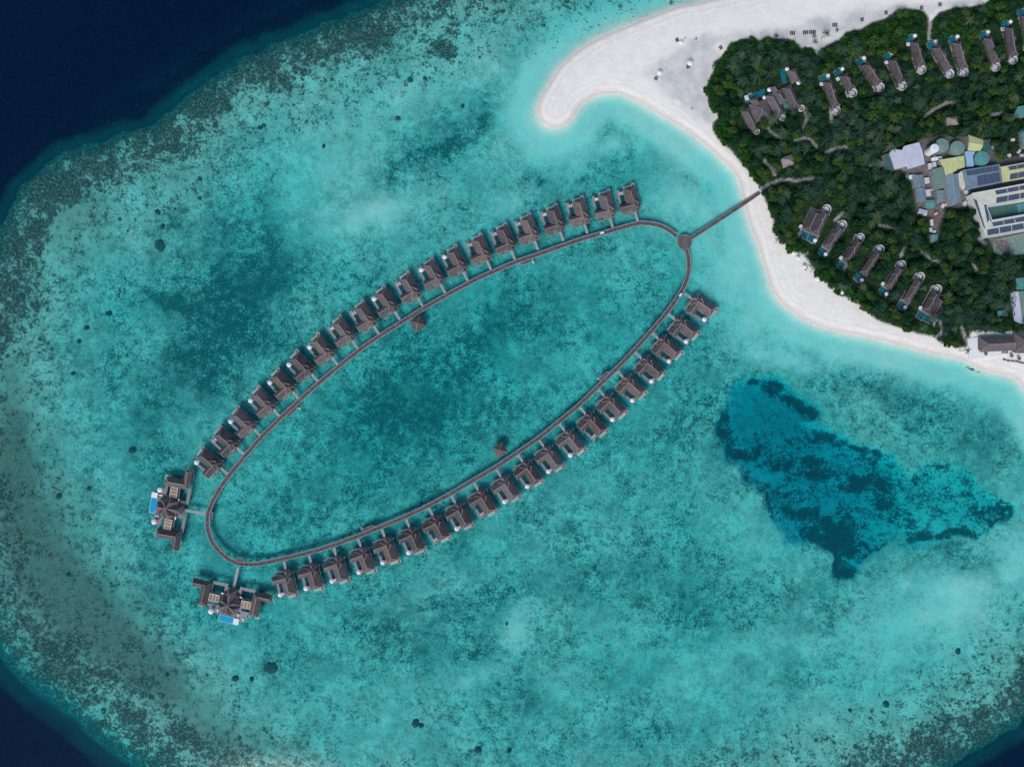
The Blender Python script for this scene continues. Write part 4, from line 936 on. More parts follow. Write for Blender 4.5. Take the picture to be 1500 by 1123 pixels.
def panel(root, pts, ref, z, name='solar_panel', n=1, par=None):
    P = [W(*zs(*p), z + LZ) for p in pts]; L = [(x - ref[0], y - ref[1]) for x, y in P]
    a, b, c, d = [Vector(p) for p in L]
    for k in range(n):
        t0 = k / n + .006; t1 = (k + 1) / n - .006
        q = [a.lerp(b, t0), a.lerp(b, t1), d.lerp(c, t1), d.lerp(c, t0)]
        mb = MB(); mb.prism([tuple(v) for v in q], z + .06, z + .16)
        o = mb.build(name, M['solar'], par or root)
        uv = o.data.uv_layers.new(name='UV'); e = (b - a).normalized(); e2 = Vector((-e.y, e.x))
        for li, lp in enumerate(o.data.loops):
            v = Vector(o.data.vertices[lp.vertex_index].co[:2]); uv.data[li].uv = (v.dot(e), v.dot(e2))
r, ro, L, h = building('solar_hall', [(845,388),(1150,340),(1166,490),(882,550)], 8, 'bluegrey', 'long hall with dark solar panels covering its blue grey roof', 'building')
panel(r, [(870,395),(1140,352),(1144,392),(880,436)], (r.location.x, r.location.y), h, n=5)
panel(r, [(960,440),(1146,408),(1156,482),(968,518)], (r.location.x, r.location.y), h, n=4)
r, ro, L, h = building('solar_house', [(1155,362),(1560,290),(1580,420),(1172,488)], 8, 'yellow', 'yellow roofed building with two rows of solar panels at the right edge', 'building')
panel(r, [(1215,362),(1560,300),(1566,332),(1228,392)], (r.location.x, r.location.y), h, n=5)
panel(r, [(1232,422),(1570,360),(1576,398),(1228,470)], (r.location.x, r.location.y), h, n=5)
# courtyard block as four ranges round a green court
r = thing('courtyard_block', 'large pale roofed courtyard building with rows of solar panels round a green court', 'building', (*W(*zs(1200,740), 9), LZ))
ref = (r.location.x, r.location.y); H = 9 - LZ
for nm, pts in [('north_roof', [(918,580),(1600,455),(1620,600),(1040,690)]), ('west_roof', [(918,584),(1038,692),(1080,830),(1035,945)]), ('south_roof', [(1084,800),(1640,700),(1660,835),(1038,943)])]:
    P = [W(*zs(*p), 9) for p in pts]; mb = MB(); mb.prism([(x - ref[0], y - ref[1]) for x, y in P], H - .25 , H + {'north_roof': 0, 'west_roof': -.012, 'south_roof': -.006}[nm]); o = mb.build('roof', M['paley'], r)
    mb = MB(); mb.prism([((x - ref[0]) * .985, (y - ref[1]) * .985) for x, y in P], -.3, H - .26); mb.build('wall', M['whitew'], r)
P = [W(*zs(*p), 5) for p in [(1045,690),(1620,600),(1640,700),(1080,800)]]; mb = MB(); mb.prism([(x - ref[0], y - ref[1]) for x, y in P], 2, 5 - LZ); mb.build('court_roof', M['dgreen'], r)
P = [W(*zs(*p), 5.1) for p in [(1285,672),(1600,618),(1608,690),(1296,745)]]; mb = MB(); mb.prism([(x - ref[0], y - ref[1]) for x, y in P], 3.45, 3.62); mb.build('court_skylight', M['teal'], r)
for pts, n in [([(1105,560),(1600,465),(1604,500),(1120,592)], 5), ([(1120,615),(1605,528),(1610,570),(1115,662)], 5), ([(1080,822),(1640,715),(1644,755),(1095,855)], 6), ([(1040,880),(1650,770),(1656,815),(1046,928)], 6),
               ([(930,620),(960,640),(1032,880),(1012,850)], 3), ([(1018,672),(1044,680),(1062,800),(1046,820)], 2)]:
    panel(r, pts, ref, H, n=n)
pp = MB()
for a, b in [((1040,690),(1600,590)),((918,582),(1600,456)),((1084,802),(1640,702)),((1036,944),(1650,836)),((1040,690),(1084,802)),((990,640),(1045,860)),((1060,862),(1650,760))]:
    A = W(*zs(*a), 9); B = W(*zs(*b), 9); pp.bar((A[0] - ref[0], A[1] - ref[1], H + .1), (B[0] - ref[0], B[1] - ref[1], H + .1), .5, .3)
pp.build('parapet', M['whitew'], r)
r = thing('tennis_court', 'teal green sports court south of the courtyard building', 'sports court', (*W(1480, 358, 1.7), LZ)); ref = (r.location.x, r.location.y)
q = MB(); quadm(q, [zs(*p) for p in [(1095,968),(1560,865),(1600,1030),(1220,1100),(1180,1105),(1100,1062)]], ref, -.3, .15); q.build('surface', M['green'], r)
q = MB()
for a, b in [((1245,935),(1275,1085)), ((1095,968),(1560,865))]:
    A = W(*zs(*a), 2); B = W(*zs(*b), 2); q.bar((A[0] - ref[0], A[1] - ref[1], .5), (B[0] - ref[0], B[1] - ref[1], .5), .5, .7)
q.build('net_fence', M['conc'], r)
# clutter of small sheds and crates in the yard
for nm, c, w, l, a, h, m_, lab, cat in [
    ('container', (632,295), 5, 16, -10, 4, 'white', 'long white container south of the round green tanks', 'container'),
    ('small_shed', (577,358), 6, 9, 80, 4.5, 'whitew', 'small white roof left of the green rectangular roof, left one of a pair', 'shed'),
    ('small_shed', (612,345), 5, 8, 80, 4.6, 'whitew', 'small white roof left of the green rectangular roof, right one of a pair', 'shed'),
    ('container', (432,445), 6, 11, -5, 4, 'white', 'white container below the large pale grey shed', 'container'),
    ('blue_tarpaulin', (385,460), 2, 13, 85, 3, 'blue', 'thin bright blue strip of tarpaulin beside the trees', 'tarpaulin'),
    ('open_shed', (480,480), 16, 18, 80, 4.5, 'bluegrey', 'dark blue roof below the white container in the yard', 'shed'),
    ('open_shed', (500,590), 13, 20, 85, 4, 'bluegrey', 'lower dark blue roof at the left side of the yard lane', 'shed'),
    ('small_shed', (550,475), 7, 9, 80, 3.5, 'whitew', 'white roofed booth at the head of the yard lane', 'shed'),
    ('small_shed', (560,575), 7, 10, 80, 3.5, 'metalg', 'grey white roofed booth halfway down the yard lane', 'shed'),
    ('small_shed', (575,665), 11, 14, 0, 4, 'teal', 'pale teal roof beside the yard lane', 'shed'),
    ('small_shed', (515,735), 8, 13, 15, 4, 'metalg', 'pale grey roof under the trees west of the lane', 'shed'),
    ('small_shed', (612,950), 10, 11, 85, 4, 'teal', 'green roofed shed at the southern end of the yard lane', 'shed'),
    ('pallet_stack', (590,820), 4, 9, 85, 3, 'whitew', 'stack of pale pallets beside the lower yard lane', 'pallets'),
    ('pallet_stack', (583,880), 4, 6, 85, 3, 'metalg', 'grey stack of pallets near the southern green shed', 'pallets'),
    ('pipe_rack', (640,600), 3, 20, 85, 3.5, 'conc', 'long grey rack beside the lane under the green roof', 'rack'),
    ('rust_heap', (625,770), 8, 17, 88, 2.5, 'rust', 'rust brown heap of scrap on the lower yard lane', 'scrap'),
    ('machinery_shed', (665,600), 12, 16, 85, 4.5, 'bluegrey', 'dark roof full of machinery between green roof and blue grey roof', 'shed'),
    ('parked_lorry', (720,615), 3, 9, 85, 4, 'white', 'white lorry parked beside the long blue grey roof', 'lorry'),
    ('van', (860,530), 3, 6, 80, 3.6, 'rust', 'reddish van parked at the pale canopy', 'van'),
    ('small_shed', (935,260), 5, 7, 80, 4, 'metalg', 'tiny grey roof between the light blue roof and teal tank', 'shed')]:
    cx, cy = zs(*c); aa = R(a); dx, dy = math.cos(aa), math.sin(aa); hw, hl = w / 2, l / 2
    pts = [(cx + dx * s_ * hl - dy * t_ * hw, cy + dy * s_ * hl + dx * t_ * hw) for s_, t_ in ((-1, -1), (1, -1), (1, 1), (-1, 1))]
    building(nm, pts, h, m_, lab, cat, .4 if cat == 'shed' and w > 7 else 0, None, 'conc', seams=3 if cat == 'container' else None)
    if nm == 'open_shed': pass
for i in range(34):     # crates and drums lying about, each its own thing
    px, py = random.choice([(random.uniform(1345,1372), random.uniform(262,292)), (random.uniform(1362,1375), random.uniform(305,345)), (random.uniform(1352,1412), random.uniform(222,240)), (random.uniform(1376,1392), random.uniform(281,302)), (random.uniform(1405,1424), random.uniform(272,300)), (random.uniform(1448,1462), random.uniform(206,236))])
    mt, cn = random.choice([('whitew', 'white'), ('metalg', 'grey'), ('rust', 'rust brown'), ('blue', 'blue'), ('dull', 'drab'), ('whitew', 'white')])
    b = MB(); s1, s2 = random.uniform(.5, 1.3), random.uniform(.6, 1.8); b.box(-s1, s1, -s2, s2, 0, random.uniform(.7, 1.8))
    b.box(-s1 - .05, s1 + .05, -s2 * .9, -s2 * .7, .1, .5); b.box(-s1 - .05, s1 + .05, s2 * .7, s2 * .9, .1, .5)
    o = b.build('crate', M[mt], None, (*W(px, py, 2), LZ)); o.rotation_euler = (0, 0, random.uniform(0, 3)); tag(o, f'small {cn} crate lying in the service yard', 'crate', f'{cn} crates in the service yard')
# teal house at the right edge
building('teal_house', [(1491,156),(1520,152),(1522,168),(1483,172)], 6, 'teal', 'teal roof at the right edge above the service yard', 'building', 0, None)
building('teal_house', [(1495,190),(1530,190),(1530,218),(1499,216)], 6, 'teal', 'teal roof at the right edge beside the dark rounded trees', 'building', 0, None)
for i, (px, py) in enumerate([(1483,205),(1492,222),(1478,228),(1496,228)]):
    b = MB(); b.box(-1.3, 1.3, -.9, .9, 0, 1.2); b.box(-1.1, 1.1, -.7, .7, 1.2, 1.5); o = b.build('skip', M['whitew'], None, (*W(px, py, 2), LZ)); o.rotation_euler = (0, 0, i); tag(o, 'white waste skip on the bare ground at the right edge', 'skip', 'white skips at the right edge'); BLOCK.append(([(px, py), (px, py)], 7))
# restaurant and pool club
def zr(x, y): return (1320 + x / 5.35, 360 + y / 5.35)
r = thing('beach_restaurant', 'brown hip roofed restaurant with white terrace on the southern beach', 'restaurant', (*W(*zr(750,770), 5), LZ)); ref = (r.location.x, r.location.y)
rf = MB(); cp = MB(); hip(rf, cp, -12.6, 12.6, -5.2, 5.2, 'x', 3.2, 6.4, 5, 1, .3); ro = rf.build('roof', M['roof'], r); ro.rotation_euler = (0, 0, R(3)); cp.build('ridge_cap', M['ridge'], ro)
w_ = MB(); w_.box(-11.6, 11.6, -4.2, 4.2, 0, 3.0); w_.build('wall', M['wall'], r)
q = MB(); quadm(q, [zr(*p) for p in [(522,725),(620,712),(620,830),(860,815),(862,850),(535,895)]], ref, -.2, .35); q.build('terrace', M['white'], r)
r = thing('beach_restaurant', 'brown thatched roof at the right edge beside the beach restaurant', 'restaurant', (*W(1502, 503, 5), LZ)); rf = MB(); cp = MB()
hip(rf, cp, -8, 8, -7, 7, 'x', 3.3, 6.8, 7, 7, .3); ro = rf.build('roof', M['roof'], r); cp.build('ridge_cap', M['ridge'], ro); w_ = MB(); w_.box(-7, 7, -6, 6, 0, 3.1); w_.build('wall', M['wall'], r)
r = thing('pool_club', 'long green swimming pool with pale grey deck at the right edge', 'swimming pool', (*W(1498, 450, 2), LZ)); ref = (r.location.x, r.location.y)
q = MB(); quadm(q, [(1479,428),(1490,427),(1540,424),(1540,478),(1496,474),(1486,470)], ref, -.2, .3); q.build('pool_deck', M['metalg'], r)
q = MB(); quadm(q, [(1492,426.5),(1539,424.5),(1539,472),(1498,471)], ref, -.1, .36); q.build('pool_water', M['green'], r)
q = MB(); quadm(q, [(1488,408),(1540,400),(1540,424),(1489,424)], ref, -.1, .34); q.build('upper_pool', M['teal'], r)
q = MB(); quadm(q, [(1458,456),(1473,453),(1472,464),(1459,463)], ref, 2, 2.3); o = q.build('green_canopy', M['teal'], r)
BLOCK += [([(1497,430),(1497,470)], 11), ([(1468,459),(1466,459)], 5), ([(1440,500),(1500,500)], 12), ([(1497,160),(1497,166)], 8), ([(1500,200),(1500,215)], 6), ([(1494,410),(1500,420)], 8), ([(1425,500),(1425,510)], 8)]

# ------------------------------------------------------------------ beach furniture
def loungers(px, py, n, ang, who, mat=ld0, gap=1.3, cm='dark'):
    g = f'{cm} sun loungers {who}'
    for k in range(n):
        x, y = W(px, py, 2); dx = (k - (n - 1) / 2) * gap
        place(mat, (x + dx * math.cos(ang), y + dx * math.sin(ang), 1.45), ang, (f'{cm} sun lounger {who}' if n != 2 else f"{cm} sun lounger {who}, {('left' if k == 0 else 'right')} one"), g, 1.25)
for px, py, n, ang, who in [(1056,70,2,.5,'at the tree line corner of the northern beach'),(1161,49,3,.0,'by the first gap in the northern tree line'),(1180,48,3,.1,'left in the row beside the three small palms'),(1190,47.5,4,0,'right in the row beside the three small palms'),
        (1223,37,3,.0,'on the sand beyond the small palm'),(1263,29,2,.1,'on the northern beach above the long hedge'),(1298,19,2,.2,'near the rounded bright shrubs of the northern beach'),(1350,12,2,0,'above the sandy path on the northern beach'),(1377,7,2,0,'farthest right on the northern beach'),
        (992,59,2,.4,'out on the sand spit by the blue table'),(961,115,2,-.6,'at the edge of the grey sand on the spit'),(1008,98,2,.2,'under the white sail in the middle of the spit')]:
    loungers(px, py, n, ang, who)
for k, (px, py) in enumerate([(1472,527),(1478,528.5),(1484,529),(1490,529.5),(1495,531),(1500,532)]):
    loungers(px, py, 1, 1.5, f'{ORD[k]} from the left in the row below the restaurant', lb0, 1, 'brown')
loungers(1472, 515, 4, 0, 'close under the restaurant eaves')
for k, (px, py, who) in enumerate([(1445,518,'at the left corner of the restaurant terrace'),(1483,521,'below the gap between both restaurants'),(1494,525,'by the right edge under the second restaurant'),(1439,524,'')][:3]):
    o = place(par0, (*W(px, py, 4), 1.5), 0, f'dark brown parasol {who}', 'dark parasols at the restaurant', .9)
    for c in o.children:
        if c.name.startswith('canopy'):
            c.data = c.data.copy(); c.data.materials[0] = M['dull']
for px, py, s_, who in [(998,62,1.0,'beside the loungers far out on the spit'),(966,107,1.3,'beside the dark loungers on the edge of the grey sand'),(1010.5,93,1.4,'in the middle of the grey sand by the trees'),
        (1163,371,1.0,'at the mouth of the path near the bridge villas'),(1170,378,1.0,'just below the path mouth on the southern beach'),(1179,391,1.1,'alone on the upper southern beach'),(1197,409,1.2,'at the hedge corner of the southern beach'),
        (1234,428,1.2,'in the hedge notch halfway along the southern beach'),(1255,441,1.1,'in the lowest hedge notch of the southern beach')]:
    place(par0, (*W(px, py, 4), 1.45), 0, f'open white parasol {who}', 'parasols on the beaches', s_)
for px, py, who in [(1180,393,'under the lone parasol of the upper southern beach'),(1199,412,'beside the hedge corner parasol'),(1233,431,'below the parasol in the hedge notch')]:
    loungers(px, py, 2, -.5, who, lw0 if px != 1180 else ld0, 1.3, 'white' if px != 1180 else 'dark')
BEACHPOLY = None
# ------------------------------------------------------------------ vegetation
def leafmat(name, dark, light, hue=.06, acc=None):
    m, T = newmat(name)
    isl = T.n('ShaderNodeNewGeometry').outputs['Random Per Island']; r = T.n('ShaderNodeObjectInfo').outputs['Random']
    pos_ = T.n('ShaderNodeTexCoord').outputs['Object']; nz = T.noise(pos_, .5, 3, .6)
    f = T.m('ADD', T.m('MULTIPLY', isl, .45), T.m('ADD', T.m('MULTIPLY', nz, .5), T.m('MULTIPLY', T.m('SUBTRACT', r, .5), .55)), clamp=True)
    c = T.mix(f, dark, light)
    if acc: c = T.mix(T.m('MULTIPLY', T.ss(r, .82, .92), .7), c, acc)
    d = T.n('ShaderNodeBsdfDiffuse', ins={0: c}); t = T.n('ShaderNodeBsdfTranslucent', ins={0: c}); mx = T.n('ShaderNodeMixShader', ins={0: .18})
    T.t.links.new(d.outputs[0], mx.inputs[1]); T.t.links.new(t.outputs[0], mx.inputs[2]); T.t.links.new(mx.outputs[0], T.n('ShaderNodeOutputMaterial').inputs[0]); return m
M['leaf'] = leafmat('broad_leaves', (.003, .024, .021), (.038, .112, .036), acc=(.085, .145, .03))
M['bright'] = leafmat('beach_scrub_leaves', (.022, .085, .016), (.060, .190, .030))
M['palm'] = leafmat('palm_fronds', (.006, .034, .028), (.075, .140, .080), acc=(.115, .150, .080))
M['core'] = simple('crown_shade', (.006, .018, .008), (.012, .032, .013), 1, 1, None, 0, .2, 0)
M['bark'] = simple('bark', (.11, .09, .07), (.2, .17, .14), 3, .9)
def leafquad(mb, c, n, size, mi=0):
    n = Vector(n).normalized(); a = n.orthogonal().normalized(); a.rotate(Matrix.Rotation(random.uniform(0, 6.28), 3, n)); b = n.cross(a)
    a *= size * random.uniform(.7, 1.2); b *= size * random.uniform(.45, .8); c = Vector(c)
    mb.add([c - a, c - b * .9, c + a, c + b * .9], [(0, 1, 2, 3)], mi)
def ico(mb, c, r, mi, zs_=1):
    import bmesh
    bm = bmesh.new(); bmesh.ops.create_icosphere(bm, subdivisions=1, radius=1)
    vs = [(c[0] + v.co.x * r * random.uniform(.85, 1.1), c[1] + v.co.y * r * random.uniform(.85, 1.1), c[2] + v.co.z * r * zs_) for v in bm.verts]
    bm.verts.index_update(); fs = [tuple(v.index for v in f.verts) for f in bm.faces]; bm.free(); mb.add(vs, fs, mi)
def crown_mesh(name, rad, mat, n, leaf, flat=.62, lobes=8):
    mb = MB(); L = [(0, 0, 0, rad * .62)]
    for i in range(lobes):
        a = 6.28 * i / lobes + random.uniform(-.3, .3); d = rad * random.uniform(.42, .68); L.append((d * math.cos(a), d * math.sin(a), random.uniform(-.35, .12) * rad, rad * random.uniform(.26, .42)))
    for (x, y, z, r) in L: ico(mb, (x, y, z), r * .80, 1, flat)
    tot = sum(l[3] ** 2 for l in L)
    for (x, y, z, r) in L:
        for k in range(int(n * r * r / tot)):
            th = random.uniform(0, 6.28); cz = random.uniform(-.25, 1); sz = math.sqrt(1 - cz * cz); q = r * random.uniform(.82, 1.08)
            nv = Vector((sz * math.cos(th), sz * math.sin(th), cz))
            leafquad(mb, (x + nv.x * q, y + nv.y * q, z + nv.z * q * flat), nv + Vector((random.uniform(-.6, .6), random.uniform(-.6, .6), random.uniform(0, .6))), leaf * random.uniform(.7, 1.3))
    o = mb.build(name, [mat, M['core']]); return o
def palm_mesh(name, rad, n=17):
    mb = MB()
    for i in range(n):
        a = 6.283 * i / n + random.uniform(-.16, .16); L = rad * random.uniform(.75, 1.08); up = random.uniform(.05, .75); dr = random.uniform(.55, 1.1)
        ca, sa = math.cos(a), math.sin(a); px, py = -sa, ca; pts = []
        for k in range(8):
            t = k / 7; pts.append(Vector((ca * L * t, sa * L * t, L * (up * t - dr * t * t))))
        for k in range(7):
            p, q = pts[k], pts[k + 1]; w = L * .030
            mb.add([p + Vector((px, py, 0)) * w, p - Vector((px, py, 0)) * w, q - Vector((px, py, 0)) * w, q + Vector((px, py, 0)) * w], [(0, 1, 2, 3)])
            wl = L * (.19 if 0 < k < 5 else .12) * random.uniform(.8, 1.1)
            for sd in (1, -1):
                for hf in (0, .5):
                    b0 = p.lerp(q, hf); b1 = p.lerp(q, hf + .36); tip = b0 + Vector((px * sd, py * sd, 0)) * wl + Vector((ca, sa, 0)) * wl * .55 - Vector((0, 0, wl * .38))
                    mb.add([b0, b1, tip], [(0, 1, 2)])
    ico(mb, (0, 0, -.1 * rad), .14 * rad, 1)
    return mb.build(name, [M['palm'], M['core']])
def trunk_mesh(name, h, r0, r1, bend=.0, limbs=0):
    mb = MB(); n = 7; seg = 5; prev = None
    for k in range(seg):
        t0, t1 = k / seg, (k + 1) / seg
        mb.add([((bend * t * t + (r0 + (r1 - r0) * t) * math.cos(6.283 * i / n)), (r0 + (r1 - r0) * t) * math.sin(6.283 * i / n), h * t - .3) for t in (t0, t1) for i in range(n)], [(i, (i + 1) % n, n + (i + 1) % n, n + i) for i in range(n)])
    for i in range(limbs):
        a = 6.283 * i / limbs; mb.bar((0, 0, h * .6), (math.cos(a) * 1.8, math.sin(a) * 1.8, h * .95), .16)
    return mb.build(name, M['bark'])
protoT = {'broad': [], 'palm': [], 'scrub': []}
for i in range(9):
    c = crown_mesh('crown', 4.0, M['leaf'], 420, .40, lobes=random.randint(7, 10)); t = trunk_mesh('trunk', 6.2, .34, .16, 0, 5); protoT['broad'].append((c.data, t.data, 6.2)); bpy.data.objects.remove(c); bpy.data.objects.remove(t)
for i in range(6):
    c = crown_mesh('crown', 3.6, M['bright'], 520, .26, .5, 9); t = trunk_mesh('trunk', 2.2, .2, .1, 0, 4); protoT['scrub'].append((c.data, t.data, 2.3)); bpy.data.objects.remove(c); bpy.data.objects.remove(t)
for i in range(8):
    b = random.uniform(-.8, .8); c = palm_mesh('crown', 4.2, random.randint(12, 15)); t = trunk_mesh('trunk', 8.6, .22, .13, b); protoT['palm'].append((c.data, t.data, 8.4, b)); bpy.data.objects.remove(c); bpy.data.objects.remove(t)
def region(px, py):
    if px < 1200 and py < 180: return 'at the north-west tip of the island'
    if py < 130: return 'along the northern beach villas'
    if px > 1370 and py > 380: return 'behind the beach restaurant'
    if px > 1290 and py > 240: return 'around the service yard'
    if py > 290: return 'between the southern beach villas'
    if px < 1290: return 'between the bridge landing and the yard'
    return 'in the wood north of the service yard'
def tree(kind, px, py, rad, tone=''):
    V = random.choice(protoT[kind]); sc = rad / {'broad': 4.0, 'scrub': 3.6, 'palm': 3.9}[kind]; h = V[2]
    hs_ = h * (random.uniform(.85, 1.15) if kind != 'scrub' else 1)
    nm = {'broad': 'broadleaf_tree', 'scrub': 'beach_shrub', 'palm': 'palm_tree'}[kind]
    rg = region(px, py)
    lab = {'broad': 'dark green broadleaf tree ', 'scrub': 'rounded bright green shrub at the forest edge ', 'palm': 'coconut palm with starry crown '}[kind] + rg
    gz = LZ - .1
    x, y = W(px, py, gz + hs_)
    o = thing(nm, lab, {'broad': 'tree', 'scrub': 'shrub', 'palm': 'palm'}[kind], (x, y, gz), 0, {'broad': 'broadleaf trees ', 'scrub': 'edge shrubs ', 'palm': 'coconut palms '}[kind] + rg)
    c = bpy.data.objects.new('crown', V[0]); COL.objects.link(c); c.parent = o; c.location = (V[3] if kind == 'palm' else 0, 0, hs_ - .2); c.rotation_euler = (random.uniform(-.1, .1), random.uniform(-.1, .1), random.uniform(0, 6.28)); c.scale = (sc * random.uniform(.9, 1.1), sc * random.uniform(.9, 1.1), sc * random.uniform(.85, 1.2))
    t = bpy.data.objects.new('trunk', V[1]); COL.objects.link(t); t.parent = o; t.scale = (1, 1, hs_ / h)
    return o
def pin(poly, x, y): return bool(inside(poly, np.array([x]), np.array([y]))[0])
BLK = BLOCK + [(p_, 2.8) for p_ in PATHS]
def blocked(x, y, m=0):
    for pl_, r in BLK:
        d = float(linedist(pl_, np.array([x]), np.array([y]))[0])
        if d < r + m: return True
    return False
cand = []
gs = 12.0
ycell = gs * .87; row_ = 0; yy = 0.0
while yy < 525:
    xx = 1030 + (gs / 2 if row_ % 2 else 0)
    while xx < 1512:
        cand.append((xx + random.uniform(-4.2, 4.2), yy + random.uniform(-4.2, 4.2))); xx += gs
    yy += ycell; row_ += 1
cx_ = np.array([c[0] for c in cand]); cy_ = np.array([c[1] for c in cand])
vd = sdist(VEG, cx_, cy_); yd = sdist(YARD, cx_, cy_)
pn = fbm(cx_, cy_, 70, 201, 3)
PALMZ = [(1110,85,50,26),(1095,110,24,30),(1170,90,30,16),(1200,105,22,18),(1265,190,60,20),(1280,200,50,26),(1215,275,50,14),(1400,450,48,30),(1320,300,20,30),(1260,290,40,20),(1390,60,14,20),(1245,70,18,12),(1290,120,30,14),(1360,130,70,20),(1470,440,18,40),(1345,480,40,10),(1190,395,20,6),(1150,320,12,20),(1290,245,24,20)]
SCRUBZ = [(1215,412,14,10),(1230,428,16,9),(1250,440,14,8),(1295,430,10,20),(1222,385,8,16),(1250,405,8,16),(1052,190,14,26),(1090,245,12,20),(1330,35,26,20),(1345,60,14,20),(1310,60,14,10),(1040,135,10,26),(1280,55,30,12),(1400,40,26,14),(1420,80,12,30),(1225,85,20,10),(1380,35,12,10),(1085,62,16,6),(1170,72,26,8),(1080,225,16,14),(1060,200,10,14),(1240,440,16,8),(1215,405,14,8),(1450,20,14,8),(1305,290,8,8)]
trees = []
for i, (x, y) in enumerate(cand):
    if vd[i] < 3.2 or yd[i] > -5: continue
    if blocked(x, y, 2.6): continue
    pz = sum(math.exp(-((x - a) / c) ** 2 - ((y - b) / d) ** 2) for a, b, c, d in PALMZ)
    edge_ = vd[i] < 13 and not (x > 1400 and y > 380)
    bz = sum(math.exp(-((x - a) / c) ** 2 - ((y - b) / d) ** 2) for a, b, c, d in SCRUBZ)
    if bz > .5 and random.random() < .85: k = 'scrub'
    elif edge_ and random.random() < .70 - .4 * (pz > .7): k = 'scrub'
    elif random.random() < np.clip(.22 + .6 * pz + .3 * pn[i], 0.05, .85): k = 'palm'
    else: k = 'broad'
    rd = {'broad': random.choice((3.2, 3.8, 4.4, 5.2, 6.2)) * random.uniform(.9, 1.1), 'palm': random.uniform(3.9, 5.0), 'scrub': random.uniform(3.4, 5.2)}[k]
    while rd > 2.6 and blocked(x, y, rd * 1.35): rd *= .85
    trees.append((k, x, y, rd))
nk = {k: sum(1 for t in trees if t[0] == k) for k in ('broad', 'palm', 'scrub')}
print('trees', nk)
cnt = {'broad': 0, 'palm': 0, 'scrub': 0}
lim = 295
random.shuffle(trees)
extra = []
for k, x, y, rd in trees:
    if cnt[k] >= lim: extra.append((k, x, y)); continue
    cnt[k] += 1
    tree(k, x, y, rd)
# big domed tree groups beside the yard
for x, y, r_ in [(1395,330,7),(1412,325,7),(1425,340,6),(1398,352,6),(1415,355,6),(1385,340,5),(1345,335,6),(1350,350,6),(1335,350,6),(1325,340,6),(1475,195,6),(1463,185,5),(1470,210,6),(1485,180,5)]:
    if cnt['broad'] < 300: tree('broad', x, y, r_ * .8)
# single palms on open sand
for x, y, r_ in [(1139,52,2.6),(1211,48,3.2),(1228,44,1.7),(1193,53,2.0),(1196,61,2.2),(1095,131,2.4),(1417,513,2.8),(1021,57,1.0),(1005,56,.7),(1012,159,.7)]:
    o = tree('palm', x, y, r_); o['label'] = {1139: 'lone palm standing just outside the northern tree line', 1211: 'largest palm alone on the northern beach sand', 1228: 'small palm farthest right on the open northern sand', 1193: 'upper of two small palms beside the beach loungers', 1196: 'lower of two small palms beside the beach loungers',
        1095: 'palm in the sandy garden above the long pool', 1417: 'palm leaning over the beach left of the restaurant terrace', 1021: 'tiny palm far out on the sand spit', 1005: 'tiniest plant beside the loungers on the sand spit', 1012: 'tiny low plant on the southern side of the grey sand'}[x]; o['group'] = 'palms standing alone on sand'
    if r_ < 2.5:
        for c in o.children: c.scale = [s_ * 1 for s_ in c.scale]
        sc = r_ / 3.9 * 1.2
        for c in o.children:
            if c.name.startswith('trunk'): c.scale = (sc, sc, sc * .7)
            else: c.location.z = 8.4 * sc * .7
        o.location.x, o.location.y = W(x, y, 1.5 + 8.4 * sc * .7)
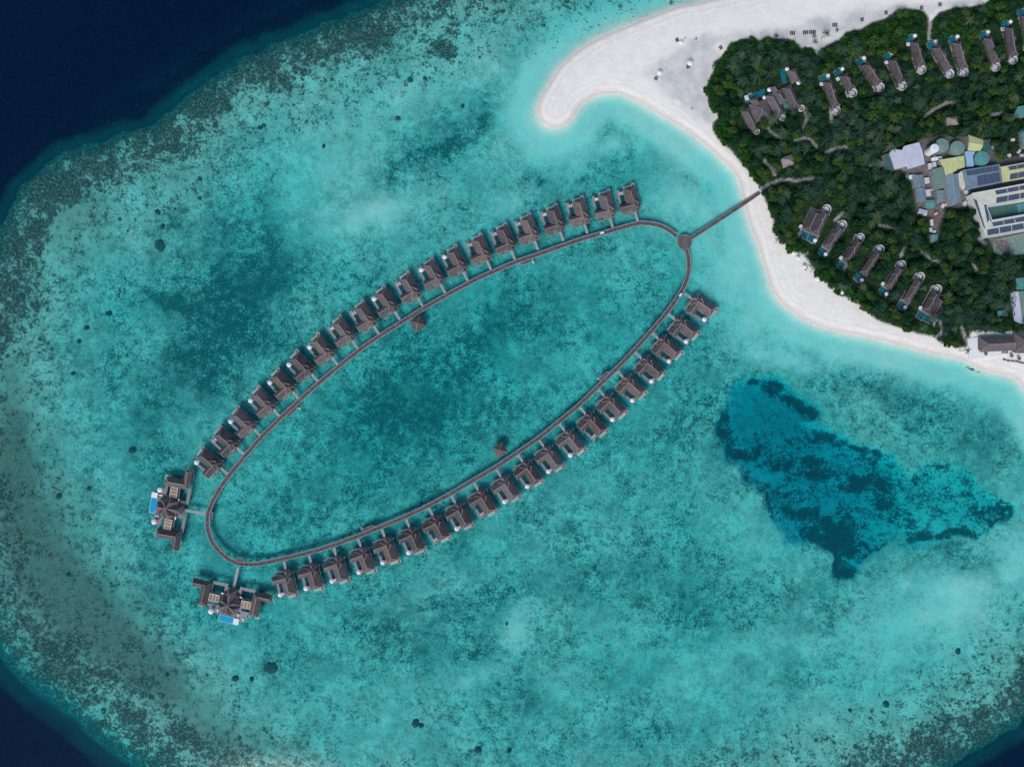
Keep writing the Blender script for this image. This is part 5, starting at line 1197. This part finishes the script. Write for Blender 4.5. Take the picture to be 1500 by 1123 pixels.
# understorey as one mass, with the trees beyond the limit
us = MB(); nn_ = 0
ux = RNG.uniform(1025, 1535, 60000); uy = RNG.uniform(-5, 535, 60000)
ok = (sdist(VEG, ux, uy) > 1.0) & (sdist(YARD, ux, uy) < -1.0)
for pl_, r in BLK: ok &= linedist(pl_, ux, uy) > (r * .80)
ux, uy = ux[ok], uy[ok]; hz = 1.0 + 2.4 * (fbm(ux, uy, 9, 301, 3) + .4).clip(0, 1.2)
for x, y, h in zip(ux, uy, hz):
    a, b = W(x, y, 3); leafquad(us, (a, b, LZ + h * random.uniform(.5, 1.1)), (random.uniform(-.6, .6), random.uniform(-.6, .6), 1), random.uniform(.45, .95))
print('understorey', len(us.f), 'extra', len(extra))
tag(us.build('undergrowth', M['leaf']), 'dense low green undergrowth filling the island wood between the trees', 'undergrowth', None, 'stuff')
if extra:
    ex_ = MB()
    for k, x, y in extra:
        src = random.choice(protoT[k]); me = src[0]; a, b = W(x, y, src[2] + LZ); n0 = len(ex_.v); sc = random.uniform(.85, 1.1)
        an = random.uniform(0, 6.28); ca, sa = math.cos(an) * sc, math.sin(an) * sc
        ex_.v += [(a + v.co.x * ca - v.co.y * sa, b + v.co.x * sa + v.co.y * ca, LZ + src[2] + v.co.z * sc) for v in me.vertices]
        ex_.f += [tuple(i + n0 for i in p.vertices) for p in me.polygons]; ex_.mi += [p.material_index for p in me.polygons]
    tag(ex_.build('woodland', [M['leaf'], M['core']]), 'further dark green tree crowns massed between the separate trees', 'woodland', None, 'stuff')

# ------------------------------------------------------------------ light, sky, camera
w = bpy.data.worlds.new('World'); SC.world = w; w.use_nodes = True; T = NT(w)
EL, AZ = 44.0, 203.0      # compass azimuth, photo up = north
sky = T.n('ShaderNodeTexSky', sky_type='NISHITA', sun_disc=False, sun_elevation=R(EL), sun_rotation=R(AZ), air_density=1.0, dust_density=.4, ozone_density=1.0)
bg = T.n('ShaderNodeBackground', ins={0: sky.outputs[0], 1: .125}); T.t.links.new(bg.outputs[0], T.n('ShaderNodeOutputWorld').inputs[0])
sl = bpy.data.lights.new('sun', 'SUN'); sl.energy = 3.0; sl.angle = R(28); sl.color = (1, .955, .90)
so = bpy.data.objects.new('sun', sl); COL.objects.link(so)
d = Vector((math.sin(R(AZ)) * math.cos(R(EL)), math.cos(R(AZ)) * math.cos(R(EL)), math.sin(R(EL))))
so.rotation_euler = d.to_track_quat('Z', 'Y').to_euler(); so.location = d * 400
cam = bpy.data.cameras.new('camera'); co = bpy.data.objects.new('camera', cam); COL.objects.link(co); co.location = (0, 0, CAMH); co.rotation_euler = (0, 0, 0)
cam.sensor_width = 36; cam.lens = 36 * CAMH / (1500 * K); cam.clip_end = 200000; cam.clip_start = 1
SC.camera = co
SC.view_settings.view_transform = 'Standard'; SC.view_settings.look = 'None'; SC.view_settings.exposure = 0
SC.render.engine = 'CYCLES'
SC.cycles.transparent_max_bounces = 12
